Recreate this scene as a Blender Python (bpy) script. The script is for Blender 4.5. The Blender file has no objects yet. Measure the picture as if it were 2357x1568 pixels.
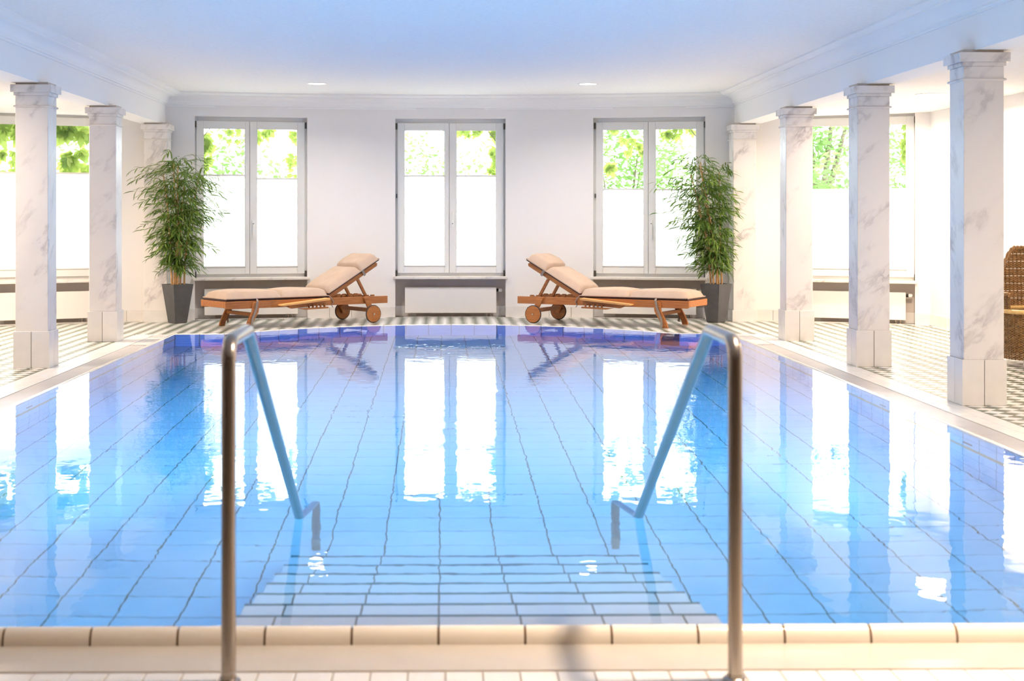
import bpy, bmesh, math, random
from mathutils import Vector, Matrix
PI = math.pi
R_ = math.radians
random.seed(7)
sc = bpy.context.scene
col = sc.collection

# ------------------------------------------------------------------ camera
TH = .013
FPX = 3400.0
PPX = 1018 + FPX*math.tan(TH)
cd = bpy.data.cameras.new('camera')
cam = bpy.data.objects.new('camera', cd)
col.objects.link(cam)
cam.location = (-.1, 0, 1.2)
cam.rotation_euler = (PI/2, 0, -TH)
cd.sensor_width = 36
cd.lens = FPX/2357*36
cd.shift_x = (1178.5-PPX)/2357
cd.shift_y = -(784-497)/2357
cd.clip_end = 200
cd.dof.use_dof = True
cd.dof.focus_distance = 13.5
cd.dof.aperture_fstop = 4.2
sc.camera = cam

# ------------------------------------------------------------------ world, lights, exposure
w = bpy.data.worlds.new('sky'); sc.world = w; w.use_nodes = True
SKY = 5.5
wn = w.node_tree.nodes; wl = w.node_tree.links
bg = wn['Background']
bg.inputs[0].default_value = (.93, .97, 1, 1)
bg.inputs[1].default_value = SKY
WARM = (1, .80, .60)
NEUT = (1, .90, .80)
COOL = (.92, .935, 1)
LAMPS = [  # x, y, z, watts, colour, radius, spread
    (-1.49, 16.4, 2.67, 26, NEUT, .10, 150), (1.52, 16.4, 2.67, 26, NEUT, .10, 150),
    (-.8, 9.6, 2.67, 180, COOL, .10, 84), (.8, 9.6, 2.67, 180, COOL, .10, 84),  # unseen pair, set inward with a narrow cone to light the pool
    (-.8, 6.9, 2.67, 105, COOL, .10, 84), (.8, 6.9, 2.67, 105, COOL, .10, 84),  # added unseen pair, more cool light into the pool
    (1.52, 4.0, 2.67, 95, WARM, .10, 165),
    (4.62, 14.2, 2.375, 80, WARM, .135, 165), (4.62, 10.4, 2.375, 32, WARM, .135, 165), (4.62, 6.6, 2.375, 80, WARM, .135, 165),
    (-4.75, 14.75, 2.375, 80, WARM, .135, 165), (-4.55, 11.3, 2.375, 46, WARM, .135, 165), (-4.55, 6.6, 2.375, 25, WARM, .135, 165),
    (4.62, 16.25, 2.375, 36, WARM, .135, 165),  # added behind a column to whiten the end of the right aisle
]
POOL_FILL_W = 26
sc.view_settings.view_transform = 'Standard'
sc.view_settings.look = 'None'
sc.view_settings.gamma = 1
sc.view_settings.use_curve_mapping = False
sc.view_settings.exposure = 0.44
cy = sc.cycles
cy.max_bounces = 10; cy.diffuse_bounces = 4; cy.glossy_bounces = 4
cy.transmission_bounces = 8; cy.transparent_max_bounces = 12
cy.use_adaptive_sampling = True; cy.adaptive_threshold = .07; cy.adaptive_min_samples = 12
cy.sample_clamp_indirect = 10
cy.caustics_reflective = True; cy.caustics_refractive = True
cy.use_denoising = True

# ------------------------------------------------------------------ materials
MATS = {}
def mat(name):
    m = bpy.data.materials.new(name); m.use_nodes = True
    nt = m.node_tree
    for n in list(nt.nodes): nt.nodes.remove(n)
    out = nt.nodes.new('ShaderNodeOutputMaterial')
    MATS[name] = m
    return m, nt, out
def N(nt, typ, **kw):
    n = nt.nodes.new(typ)
    for k, v in kw.items():
        if k.startswith('i_'):
            n.inputs[k[2:].replace('_', ' ')].default_value = v
        else: setattr(n, k, v)
    return n
def ramp(nt, stops):
    r = nt.nodes.new('ShaderNodeValToRGB')
    e = r.color_ramp.elements
    while len(e) < len(stops): e.new(.5)
    for k, (p, c) in enumerate(stops):
        e[k].position = p; e[k].color = (*c, 1)
    return r
def simple(name, c, rough=.5, metal=0, spec=.5, noise=None, bump=None, jitter=0):
    """principled surface with slight procedural tone variation and fine relief"""
    m, nt, out = mat(name)
    p = N(nt, 'ShaderNodeBsdfPrincipled')
    p.inputs['Roughness'].default_value = rough
    p.inputs['Metallic'].default_value = metal
    p.inputs['Specular IOR Level'].default_value = spec
    tc = N(nt, 'ShaderNodeTexCoord')
    s, a = noise or (6, .04)
    nz = N(nt, 'ShaderNodeTexNoise'); nz.inputs['Scale'].default_value = s; nz.inputs['Detail'].default_value = 4
    nt.links.new(tc.outputs['Object'], nz.inputs['Vector'])
    lo = tuple(max(0, x*(1-a)) for x in c); hi = tuple(min(1, x*(1+a)) for x in c)
    r = ramp(nt, [(.3, lo), (.7, hi)])
    nt.links.new(nz.outputs['Fac'], r.inputs[0])
    last = r.outputs[0]
    if jitter:
        oi = N(nt, 'ShaderNodeObjectInfo')
        hs = N(nt, 'ShaderNodeHueSaturation')
        ma = N(nt, 'ShaderNodeMapRange'); ma.inputs[3].default_value = 1-jitter; ma.inputs[4].default_value = 1+jitter
        nt.links.new(oi.outputs['Random'], ma.inputs[0]); nt.links.new(ma.outputs[0], hs.inputs['Value'])
        nt.links.new(last, hs.inputs['Color']); last = hs.outputs[0]
    nt.links.new(last, p.inputs['Base Color'])
    if bump:
        b2 = N(nt, 'ShaderNodeTexNoise'); b2.inputs['Scale'].default_value = bump[0]; b2.inputs['Detail'].default_value = 3
        nt.links.new(tc.outputs['Object'], b2.inputs['Vector'])
        bp = N(nt, 'ShaderNodeBump'); bp.inputs['Strength'].default_value = bump[1]; bp.inputs['Distance'].default_value = bump[2]
        nt.links.new(b2.outputs['Fac'], bp.inputs['Height']); nt.links.new(bp.outputs[0], p.inputs['Normal'])
    nt.links.new(p.outputs[0], out.inputs[0])
    return m

simple('plaster', (.84, .82, .81), .85, spec=.2, noise=(.6, .02), bump=(60, .3, .002))
simple('ceiling_plaster', (.90, .90, .90), .9, spec=.15, noise=(30, .03), bump=(90, .6, .004))
simple('trim_paint', (.91, .91, .91), .7, spec=.3, noise=(.8, .01))
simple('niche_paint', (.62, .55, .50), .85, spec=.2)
simple('back_wall_paint', (.42, .30, .22), .8, spec=.2)
simple('white_tile', (.78, .75, .72), .25, spec=.5, noise=(9, .03), jitter=.03)
simple('cream_tile', (.84, .76, .66), .22, spec=.5, noise=(7, .03), jitter=.02)
simple('green_tile', (.075, .098, .058), .3, spec=.5, noise=(12, .15), jitter=.1)
simple('pool_tile', (.75, .78, .90), .3, spec=.3, noise=(5, .03), jitter=.03)
simple('grout', (.40, .36, .32), .9, spec=.1)
simple('dark_grout', (.20, .17, .15), .9, spec=.1)
simple('brown_grout', (.16, .085, .04), .9, spec=.1)
simple('nosing', (.05, .11, .15), .4)
simple('ledge_tile', (.66, .47, .30), .4)
simple('inlet_plastic', (.32, .18, .15), .5)
simple('grate_plastic', (.64, .605, .585), .5, spec=.3)
simple('dark_gap', (.05, .04, .035), .9, spec=.1)
simple('window_paint', (.80, .79, .76), .4, spec=.4, noise=(3, .02))
simple('radiator_paint', (.86, .83, .79), .35, spec=.4, noise=(2, .01))
simple('hinge_metal', (.10, .09, .08), .5, metal=.6)
simple('black_plastic', (.02, .018, .016), .5)
simple('rubber', (.03, .03, .03), .7)
simple('pot_grey', (.085, .083, .085), .55, noise=(14, .12), bump=(80, .2, .001))
simple('soil', (.035, .025, .02), 1, bump=(60, 1, .01))
simple('cane', (.55, .30, .11), .5, noise=(14, .25))
simple('twig', (.20, .22, .06), .6)
simple('cushion_fabric', (.49, .365, .285), .9, spec=.15, noise=(8, .05), bump=(220, .3, .002))
simple('cushion_under', (.075, .05, .05), .95, spec=.1)
simple('strap_cloth', (.30, .25, .22), .9)
simple('rattan', (.33, .18, .07), .55, noise=(40, .35))
simple('rattan_dark', (.20, .11, .045), .6, noise=(40, .35))
simple('pale_cane', (.78, .50, .18), .4, noise=(20, .12))
simple('bark', (.16, .13, .09), .9, noise=(10, .3), bump=(20, .6, .03))
simple('bounce_ground', (.52, .53, .50), .95, noise=(4, .1))  # unseen ground, made pale to bounce daylight onto the ceiling
simple('outer_plaster', (.7, .68, .62), .9)

def steel():
    m, nt, out = mat('steel')
    p = N(nt, 'ShaderNodeBsdfPrincipled')
    p.inputs['Base Color'].default_value = (.40, .345, .30, 1)
    p.inputs['Metallic'].default_value = 1
    tc = N(nt, 'ShaderNodeTexCoord'); nz = N(nt, 'ShaderNodeTexNoise'); nz.inputs['Scale'].default_value = 300
    nt.links.new(tc.outputs['Object'], nz.inputs['Vector'])
    mr = N(nt, 'ShaderNodeMapRange'); mr.inputs[3].default_value = .24; mr.inputs[4].default_value = .27
    nt.links.new(nz.outputs['Fac'], mr.inputs[0]); nt.links.new(mr.outputs[0], p.inputs['Roughness'])
    nt.links.new(p.outputs[0], out.inputs[0])
steel()

def marble(name, base, vein, scale, thin, blot):
    m, nt, out = mat(name)
    p = N(nt, 'ShaderNodeBsdfPrincipled'); p.inputs['Roughness'].default_value = .32
    p.inputs['Specular IOR Level'].default_value = .4
    tc = N(nt, 'ShaderNodeTexCoord'); oi = N(nt, 'ShaderNodeObjectInfo')
    geo = N(nt, 'ShaderNodeNewGeometry')
    # every column is cut from another block: shift the pattern per object
    vm = N(nt, 'ShaderNodeVectorMath', operation='SCALE'); vm.inputs[0].default_value = (37, 21, 13)
    nt.links.new(oi.outputs['Random'], vm.inputs['Scale'])
    ad = N(nt, 'ShaderNodeVectorMath', operation='ADD')
    nt.links.new(tc.outputs['Object'], ad.inputs[0]); nt.links.new(vm.outputs[0], ad.inputs[1])
    m0 = N(nt, 'ShaderNodeMapping'); m0.inputs['Rotation'].default_value = (.55, -.62, .3)
    nt.links.new(ad.outputs[0], m0.inputs['Vector'])
    mp = N(nt, 'ShaderNodeMapping'); mp.inputs['Scale'].default_value = (1.5, 1.5, .30)
    nt.links.new(m0.outputs[0], mp.inputs['Vector'])
    n1 = N(nt, 'ShaderNodeTexNoise'); n1.inputs['Scale'].default_value = scale; n1.inputs['Detail'].default_value = 7; n1.inputs['Roughness'].default_value = .62
    n1.inputs['Distortion'].default_value = .25
    nt.links.new(mp.outputs[0], n1.inputs['Vector'])
    # thin vein where the noise crosses its middle value
    s1 = N(nt, 'ShaderNodeMath', operation='SUBTRACT'); s1.inputs[1].default_value = .5
    a1 = N(nt, 'ShaderNodeMath', operation='ABSOLUTE')
    nt.links.new(n1.outputs['Fac'], s1.inputs[0]); nt.links.new(s1.outputs[0], a1.inputs[0])
    r1 = ramp(nt, [(0, (1, 1, 1)), (thin, (0, 0, 0))])
    nt.links.new(a1.outputs[0], r1.inputs[0])
    n2 = N(nt, 'ShaderNodeTexNoise'); n2.inputs['Scale'].default_value = scale*1.3; n2.inputs['Detail'].default_value = 5
    nt.links.new(mp.outputs[0], n2.inputs['Vector'])
    r2 = ramp(nt, [(.47, (0, 0, 0)), (.72, (1, 1, 1))])
    nt.links.new(n2.outputs['Fac'], r2.inputs[0])
    mu = N(nt, 'ShaderNodeMath', operation='MULTIPLY'); nt.links.new(r1.outputs[0], mu.inputs[0]); nt.links.new(r2.outputs[0], mu.inputs[1])
    m2 = N(nt, 'ShaderNodeMath', operation='MULTIPLY'); m2.inputs[1].default_value = blot; nt.links.new(r2.outputs[0], m2.inputs[0])
    ma = N(nt, 'ShaderNodeMath', operation='MULTIPLY_ADD'); ma.inputs[1].default_value = .75
    nt.links.new(mu.outputs[0], ma.inputs[0]); nt.links.new(m2.outputs[0], ma.inputs[2])
    ma.use_clamp = True
    mx = N(nt, 'ShaderNodeMix', data_type='RGBA')
    mx.inputs['A'].default_value = (*base, 1); mx.inputs['B'].default_value = (*vein, 1)
    nt.links.new(ma.outputs[0], mx.inputs['Factor'])
    nt.links.new(mx.outputs['Result'], p.inputs['Base Color'])
    nt.links.new(p.outputs[0], out.inputs[0])
marble('marble', (.80, .755, .72), (.36, .33, .34), 2.3, .045, .12)
marble('marble_capital', (.78, .75, .735), (.40, .37, .38), 6, .10, .25)
marble('marble_sill', (.78, .73, .68), (.42, .36, .33), 5, .03, .1)

def wood(name, c1, c2):
    m, nt, out = mat(name)
    p = N(nt, 'ShaderNodeBsdfPrincipled'); p.inputs['Roughness'].default_value = .42
    tc = N(nt, 'ShaderNodeTexCoord')
    mp = N(nt, 'ShaderNodeMapping'); mp.inputs['Scale'].default_value = (2, 26, 26)
    nt.links.new(tc.outputs['Object'], mp.inputs['Vector'])
    nz = N(nt, 'ShaderNodeTexNoise'); nz.inputs['Scale'].default_value = 2.2; nz.inputs['Detail'].default_value = 5; nz.inputs['Distortion'].default_value = .8
    nt.links.new(mp.outputs[0], nz.inputs['Vector'])
    r = ramp(nt, [(.3, c1), (.7, c2)]); nt.links.new(nz.outputs['Fac'], r.inputs[0])
    oi = N(nt, 'ShaderNodeObjectInfo'); hs = N(nt, 'ShaderNodeHueSaturation')
    mr = N(nt, 'ShaderNodeMapRange'); mr.inputs[3].default_value = .85; mr.inputs[4].default_value = 1.15
    nt.links.new(oi.outputs['Random'], mr.inputs[0]); nt.links.new(mr.outputs[0], hs.inputs['Value'])
    nt.links.new(r.outputs[0], hs.inputs['Color'])
    nt.links.new(hs.outputs[0], p.inputs['Base Color'])
    nt.links.new(p.outputs[0], out.inputs[0])
wood('teak', (.33, .105, .024), (.48, .175, .042))
wood('teak_pale', (.62, .30, .09), (.74, .40, .14))

def leafmat(name, dark, light, trans, tmix):
    m, nt, out = mat(name)
    geo = N(nt, 'ShaderNodeNewGeometry'); oi = N(nt, 'ShaderNodeObjectInfo')
    ad = N(nt, 'ShaderNodeMath', operation='ADD'); fr = N(nt, 'ShaderNodeMath', operation='FRACT')
    nt.links.new(geo.outputs['Random Per Island'], ad.inputs[0]); nt.links.new(oi.outputs['Random'], ad.inputs[1])
    nt.links.new(ad.outputs[0], fr.inputs[0])
    r = ramp(nt, [(0, dark), (.75, tuple((a+b)/2 for a, b in zip(dark, light))), (1, light)])
    nt.links.new(fr.outputs[0], r.inputs[0])
    p = N(nt, 'ShaderNodeBsdfPrincipled'); p.inputs['Roughness'].default_value = .5
    p.inputs['Specular IOR Level'].default_value = .35
    nt.links.new(r.outputs[0], p.inputs['Base Color'])
    t = N(nt, 'ShaderNodeBsdfTranslucent'); t.inputs[0].default_value = (*trans, 1)
    mx = N(nt, 'ShaderNodeMixShader'); mx.inputs[0].default_value = tmix
    nt.links.new(p.outputs[0], mx.inputs[1]); nt.links.new(t.outputs[0], mx.inputs[2])
    nt.links.new(mx.outputs[0], out.inputs[0])
leafmat('bamboo_leaf', (.036, .095, .016), (.25, .36, .06), (.16, .32, .04), .25)
leafmat('vine_leaf', (.12, .22, .05), (.44, .52, .14), (.48, .60, .14), .5)
leafmat('tree_leaf', (.11, .22, .06), (.30, .42, .16), (.25, .42, .12), .5)

def blindmat():
    m, nt, out = mat('blind_cloth')
    d = N(nt, 'ShaderNodeBsdfDiffuse'); d.inputs[0].default_value = (.88, .88, .86, 1)
    t = N(nt, 'ShaderNodeBsdfTranslucent'); t.inputs[0].default_value = (.93, .94, .93, 1)
    mx = N(nt, 'ShaderNodeMixShader'); mx.inputs[0].default_value = .7
    nt.links.new(d.outputs[0], mx.inputs[1]); nt.links.new(t.outputs[0], mx.inputs[2])
    nt.links.new(mx.outputs[0], out.inputs[0])
blindmat()
def panemat():
    m, nt, out = mat('window_glass')
    t = N(nt, 'ShaderNodeBsdfTransparent'); t.inputs[0].default_value = (.97, .985, .97, 1)
    g = N(nt, 'ShaderNodeBsdfGlossy'); g.inputs['Roughness'].default_value = 0
    f = N(nt, 'ShaderNodeFresnel'); f.inputs[0].default_value = 1.3
    mx = N(nt, 'ShaderNodeMixShader'); nt.links.new(f.outputs[0], mx.inputs[0])
    nt.links.new(t.outputs[0], mx.inputs[1]); nt.links.new(g.outputs[0], mx.inputs[2])
    nt.links.new(mx.outputs[0], out.inputs[0])
panemat()
def emit(name, c, s):
    m, nt, out = mat(name)
    e = N(nt, 'ShaderNodeEmission'); e.inputs[0].default_value = (*c, 1); e.inputs[1].default_value = s
    m.cycles.emission_sampling = 'NONE'
    nt.links.new(e.outputs[0], out.inputs[0])
emit('lamp_glow', (1, .93, .85), 12)
def watermat():
    m, nt, out = mat('water')
    g = N(nt, 'ShaderNodeBsdfGlass'); g.inputs['IOR'].default_value = 1.333; g.inputs['Roughness'].default_value = 0
    tc = N(nt, 'ShaderNodeTexCoord')
    # fine calm ripple everywhere
    mp = N(nt, 'ShaderNodeMapping'); mp.inputs['Scale'].default_value = (1, .8, 1)
    nt.links.new(tc.outputs['Object'], mp.inputs['Vector'])
    n1 = N(nt, 'ShaderNodeTexNoise'); n1.inputs['Scale'].default_value = 7; n1.inputs['Detail'].default_value = 2; n1.inputs['Roughness'].default_value = .45
    nt.links.new(mp.outputs[0], n1.inputs['Vector'])
    # stronger wavelets in loose patches
    n2 = N(nt, 'ShaderNodeTexNoise'); n2.inputs['Scale'].default_value = 11; n2.inputs['Detail'].default_value = 2
    nt.links.new(mp.outputs[0], n2.inputs['Vector'])
    n3 = N(nt, 'ShaderNodeTexNoise'); n3.inputs['Scale'].default_value = .75; n3.inputs['Detail'].default_value = 1
    nt.links.new(tc.outputs['Object'], n3.inputs['Vector'])
    r3 = ramp(nt, [(.50, (0, 0, 0)), (.74, (1, 1, 1))]); nt.links.new(n3.outputs['Fac'], r3.inputs[0])
    mu = N(nt, 'ShaderNodeMath', operation='MULTIPLY'); nt.links.new(n2.outputs['Fac'], mu.inputs[0]); nt.links.new(r3.outputs[0], mu.inputs[1])
    m2 = N(nt, 'ShaderNodeMath', operation='MULTIPLY_ADD'); m2.inputs[1].default_value = 1.6
    nt.links.new(mu.outputs[0], m2.inputs[0]); nt.links.new(n1.outputs['Fac'], m2.inputs[2])
    bp = N(nt, 'ShaderNodeBump'); bp.inputs['Strength'].default_value = 1; bp.inputs['Distance'].default_value = .0010
    nt.links.new(m2.outputs[0], bp.inputs['Height']); nt.links.new(bp.outputs[0], g.inputs['Normal'])
    nt.links.new(g.outputs[0], out.inputs['Surface'])
    va = N(nt, 'ShaderNodeVolumeAbsorption'); va.inputs[0].default_value = (.22, .775, .985, 1); va.inputs['Density'].default_value = .70
    nt.links.new(va.outputs[0], out.inputs['Volume'])
watermat()

# ------------------------------------------------------------------ mesh helpers
def link(name, me, m=None, parent=None):
    o = bpy.data.objects.new(name, me); col.objects.link(o)
    if m is not None and me is not None and not me.materials: me.materials.append(MATS[m])
    if parent is not None: o.parent = parent
    return o
class MB:
    def __init__(s): s.v = []; s.f = []
    def add(s, vs, fs):
        b = len(s.v); s.v += [tuple(x) for x in vs]; s.f += [tuple(i+b for i in f) for f in fs]; return s
    def quad(s, a, b, c, d): return s.add([a, b, c, d], [(0, 1, 2, 3)])
    def box(s, x0, x1, y0, y1, z0, z1, M=None):
        vs = [Vector((x, y, z)) for z in (z0, z1) for y in (y0, y1) for x in (x0, x1)]
        if M is not None: vs = [M @ v for v in vs]
        return s.add(vs, [(0, 2, 3, 1), (4, 5, 7, 6), (0, 1, 5, 4), (2, 6, 7, 3), (0, 4, 6, 2), (1, 3, 7, 5)])
    def bar(s, a, b, wdt, th, up=(0, 0, 1)):
        """square-section bar from a to b: width across, thickness along up"""
        a = Vector(a); b = Vector(b); d = (b-a).normalized(); u = Vector(up)
        x = d.cross(u).normalized(); u = x.cross(d).normalized()
        vs = []
        for p in (a, b):
            for i, j in ((-1, -1), (1, -1), (1, 1), (-1, 1)): vs.append(p+x*(wdt/2*i)+u*(th/2*j))
        return s.add(vs, [(3, 2, 1, 0), (4, 5, 6, 7), (0, 1, 5, 4), (1, 2, 6, 5), (2, 3, 7, 6), (3, 0, 4, 7)])
    def tube(s, pts, r, n=8, cap=True, closed=False):
        pts = [Vector(p) for p in pts]; k = len(pts)
        rs = r if isinstance(r, (list, tuple)) else [r]*k
        base = len(s.v); ref = None
        for i, p in enumerate(pts):
            d = (pts[(i+1) % k if closed else min(i+1, k-1)]-pts[(i-1) % k if closed else max(i-1, 0)]).normalized()
            if ref is None:
                ref = Vector((0, 0, 1)) if abs(d.z) < .9 else Vector((1, 0, 0))
            x = d.cross(ref).normalized(); y = x.cross(d).normalized(); ref = y
            for j in range(n):
                a = 2*PI*j/n
                s.v.append(tuple(p+x*(math.cos(a)*rs[i])+y*(math.sin(a)*rs[i])))
        m = k if closed else k-1
        for i in range(m):
            for j in range(n):
                a = base+i*n+j; b = base+i*n+(j+1) % n; i2 = (i+1) % k
                s.f.append((a, b, base+i2*n+(j+1) % n, base+i2*n+j))
        if cap and not closed:
            s.f.append(tuple(base+j for j in reversed(range(n))))
            s.f.append(tuple(base+(k-1)*n+j for j in range(n)))
        return s
    def prism(s, poly, axis, a0, a1, M=None):
        """extrude a 2-D polygon along axis 'x','y' or 'z'"""
        n = len(poly); vs = []
        for a in (a0, a1):
            for p, q in poly:
                vs.append({'x': (a, p, q), 'y': (p, a, q), 'z': (p, q, a)}[axis])
        vs = [Vector(v) for v in vs]
        if M is not None: vs = [M @ v for v in vs]
        return s.add(vs, [tuple(reversed(range(n))), tuple(range(n, 2*n))]+[(i, (i+1) % n, n+(i+1) % n, n+i) for i in range(n)])
    def lathe(s, prof, n=24, M=None, axis='z'):
        base = len(s.v); k = len(prof)
        for r, h in prof:
            for j in range(n):
                a = 2*PI*j/n
                v = Vector((r*math.cos(a), r*math.sin(a), h)) if axis == 'z' else Vector((r*math.cos(a), h, r*math.sin(a)))
                if M is not None: v = M @ v
                s.v.append(tuple(v))
        for i in range(k-1):
            for j in range(n):
                s.f.append((base+i*n+j, base+i*n+(j+1) % n, base+(i+1)*n+(j+1) % n, base+(i+1)*n+j))
        s.f.append(tuple(base+j for j in reversed(range(n)))); s.f.append(tuple(base+(k-1)*n+j for j in range(n)))
        return s
    def mesh(s, name, bevel=0, seg=2, smooth=None, fix=True):
        me = bpy.data.meshes.new(name)
        me.from_pydata(s.v, [], s.f); me.update()
        if bevel or fix:
            bm = bmesh.new(); bm.from_mesh(me)
            bmesh.ops.recalc_face_normals(bm, faces=bm.faces)
            if bevel:
                ed = [e for e in bm.edges if len(e.link_faces) == 2 and e.calc_face_angle(0) > .5]
                bmesh.ops.bevel(bm, geom=ed, offset=bevel, segments=seg, profile=.5, affect='EDGES', clamp_overlap=True)
            bm.to_mesh(me); bm.free()
        if smooth is not None:
            for p in me.polygons: p.use_smooth = True
            me.set_sharp_from_angle(angle=R_(smooth))
        return me
    def build(s, name, m, parent=None, **kw):
        return link(name, s.mesh(name, **kw), m, parent)
def root(name, loc=(0, 0, 0), rz=0):
    o = bpy.data.objects.new(name, None); col.objects.link(o)
    o.location = loc; o.rotation_euler = (0, 0, rz); o.empty_display_size = .1
    return o
def tag(o, label, cat, group=None, kind=None):
    o['label'] = label; o['category'] = cat
    if group: o['group'] = group
    if kind: o['kind'] = kind
    return o
def stuff(o): o['kind'] = 'stuff'; return o
def copy_tree(o, parent=None):
    c = o.copy(); col.objects.link(c); c.parent = parent
    for ch in o.children: copy_tree(ch, c)
    return c
def proj(X, Y, Z):
    s, c = math.sin(TH), math.cos(TH); x = X+.1
    dep = x*s+Y*c; lat = x*c-Y*s
    return PPX+FPX*lat/dep, 497-FPX*(Z-1.2)/dep, dep
def inframe(X, Y, Z, mg=15):
    if Y < 1: return False
    u, v, d = proj(X, Y, Z)
    return -mg < u < 2357+mg and -mg < v < 1568+mg
# tile: bevelled slab built from a convex outline, face up at z=top
def tile_geo(poly, z0, z1, ch=.0015):
    n = len(poly)
    cx = sum(p[0] for p in poly)/n; cyy = sum(p[1] for p in poly)/n
    vs = [(x, y, z0) for x, y in poly]+[(x, y, z1-ch) for x, y in poly]
    for x, y in poly:
        dx, dy = cx-x, cyy-y; L = math.hypot(dx, dy) or 1; k = min(ch*1.5/L, .4)
        vs.append((x+dx*k, y+dy*k, z1))
    fs = []
    for a in (0, n):
        for i in range(n): fs.append((a+i, a+(i+1) % n, a+n+(i+1) % n, a+n+i))
    fs.append(tuple(range(2*n, 3*n)))
    return vs, fs
def clip(poly, a, b, c):
    """keep a*x+b*y<=c"""
    out = []
    for i in range(len(poly)):
        p, q = poly[i], poly[(i+1) % len(poly)]
        dp, dq = a*p[0]+b*p[1]-c, a*q[0]+b*q[1]-c
        if dp <= 0: out.append(p)
        if (dp < 0 < dq) or (dq < 0 < dp):
            t = dp/(dp-dq); out.append((p[0]+(q[0]-p[0])*t, p[1]+(q[1]-p[1])*t))
    return out
_tile_cache = {}
def lay_tiles(polys, z0, z1, name, m, parent, limit=300, key=None, basis=None, stuff_name=None):
    """polys: outlines in a plane; the ones that show largest become parts, the rest one part of kind stuff.
    basis maps plane coordinates to the world (for tiles on walls)"""
    items = []
    for p in polys:
        if len(p) < 3: continue
        ar = abs(sum(p[i][0]*p[(i+1) % len(p)][1]-p[(i+1) % len(p)][0]*p[i][1] for i in range(len(p))))/2
        if ar < 2e-4: continue
        cx = sum(q[0] for q in p)/len(p); cyy = sum(q[1] for q in p)/len(p)
        items.append((key(cx, cyy) if key else 0, cx, cyy, p))
    items.sort(key=lambda t: t[0])
    rest = MB()
    for i, (k, cx, cyy, p) in enumerate(items):
        if i < limit and k < 1e5:
            q = [(round(x-cx, 4), round(y-cyy, 4)) for x, y in p]
            ck = (tuple(q), round(z0, 4), round(z1, 4), m)
            me = _tile_cache.get(ck)
            if me is None:
                mb = MB(); mb.add(*tile_geo(q, z0, z1)); me = mb.mesh(name, fix=False)
                me.materials.append(MATS[m]); _tile_cache[ck] = me
            o = bpy.data.objects.new(name, me); col.objects.link(o); o.parent = parent
            if basis is None: o.location = (cx, cyy, 0)
            else: o.matrix_local = basis @ Matrix.Translation((cx, cyy, 0))
        else:
            vs, fs = tile_geo(p, z0, z1)
            if basis is not None: vs = [tuple(basis @ Vector(v)) for v in vs]
            rest.add(vs, fs)
    if rest.f:
        stuff(rest.build(stuff_name or name+'_field', m, parent, fix=False))
    return len(items)

# ------------------------------------------------------------------ dimensions
PW = 2.81            # half width of the pool
YN = 4.315           # near edge of the water
DZ = -.04            # level of the deck
PIT = .2513; PH = -.111   # pool tile module and phase across
FZ = -1.25           # pool floor
RW, YC = 10.8, 18.13-10.8 # arc of the window wall: radius and centre
def arc(phi, r=RW): return (r*math.sin(phi), YC+r*math.cos(phi))
WPH = [-25.7, -12.85, 0, 12.85, 25.7]
HALF = math.asin(.675/RW)
def wall_y(x, r=RW): return YC+math.sqrt(max(0, r*r-x*x))
SH = 2.25; RA = (SH**2+1.27**2)/(2*1.27); YA = 16.27-RA    # far end of the pool: shoulders and an arc
YSH = 15.0
def far_y(x):
    x = abs(x)
    return YSH if x >= SH else YA+math.sqrt(RA*RA-x*x)
far_pts = [(-PW, YSH)]+[(-SH+2*SH*i/28, far_y(-SH+2*SH*i/28)) for i in range(29)]+[(PW, YSH)]
XW = 5.43            # side walls
YB = -2.5            # wall behind the photographer
Z_C, Z_A, Z_S = 2.67, 2.375, 2.285   # ceiling, aisle ceiling, beam soffit
BX0, BX1 = 3.385, 3.65

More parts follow.
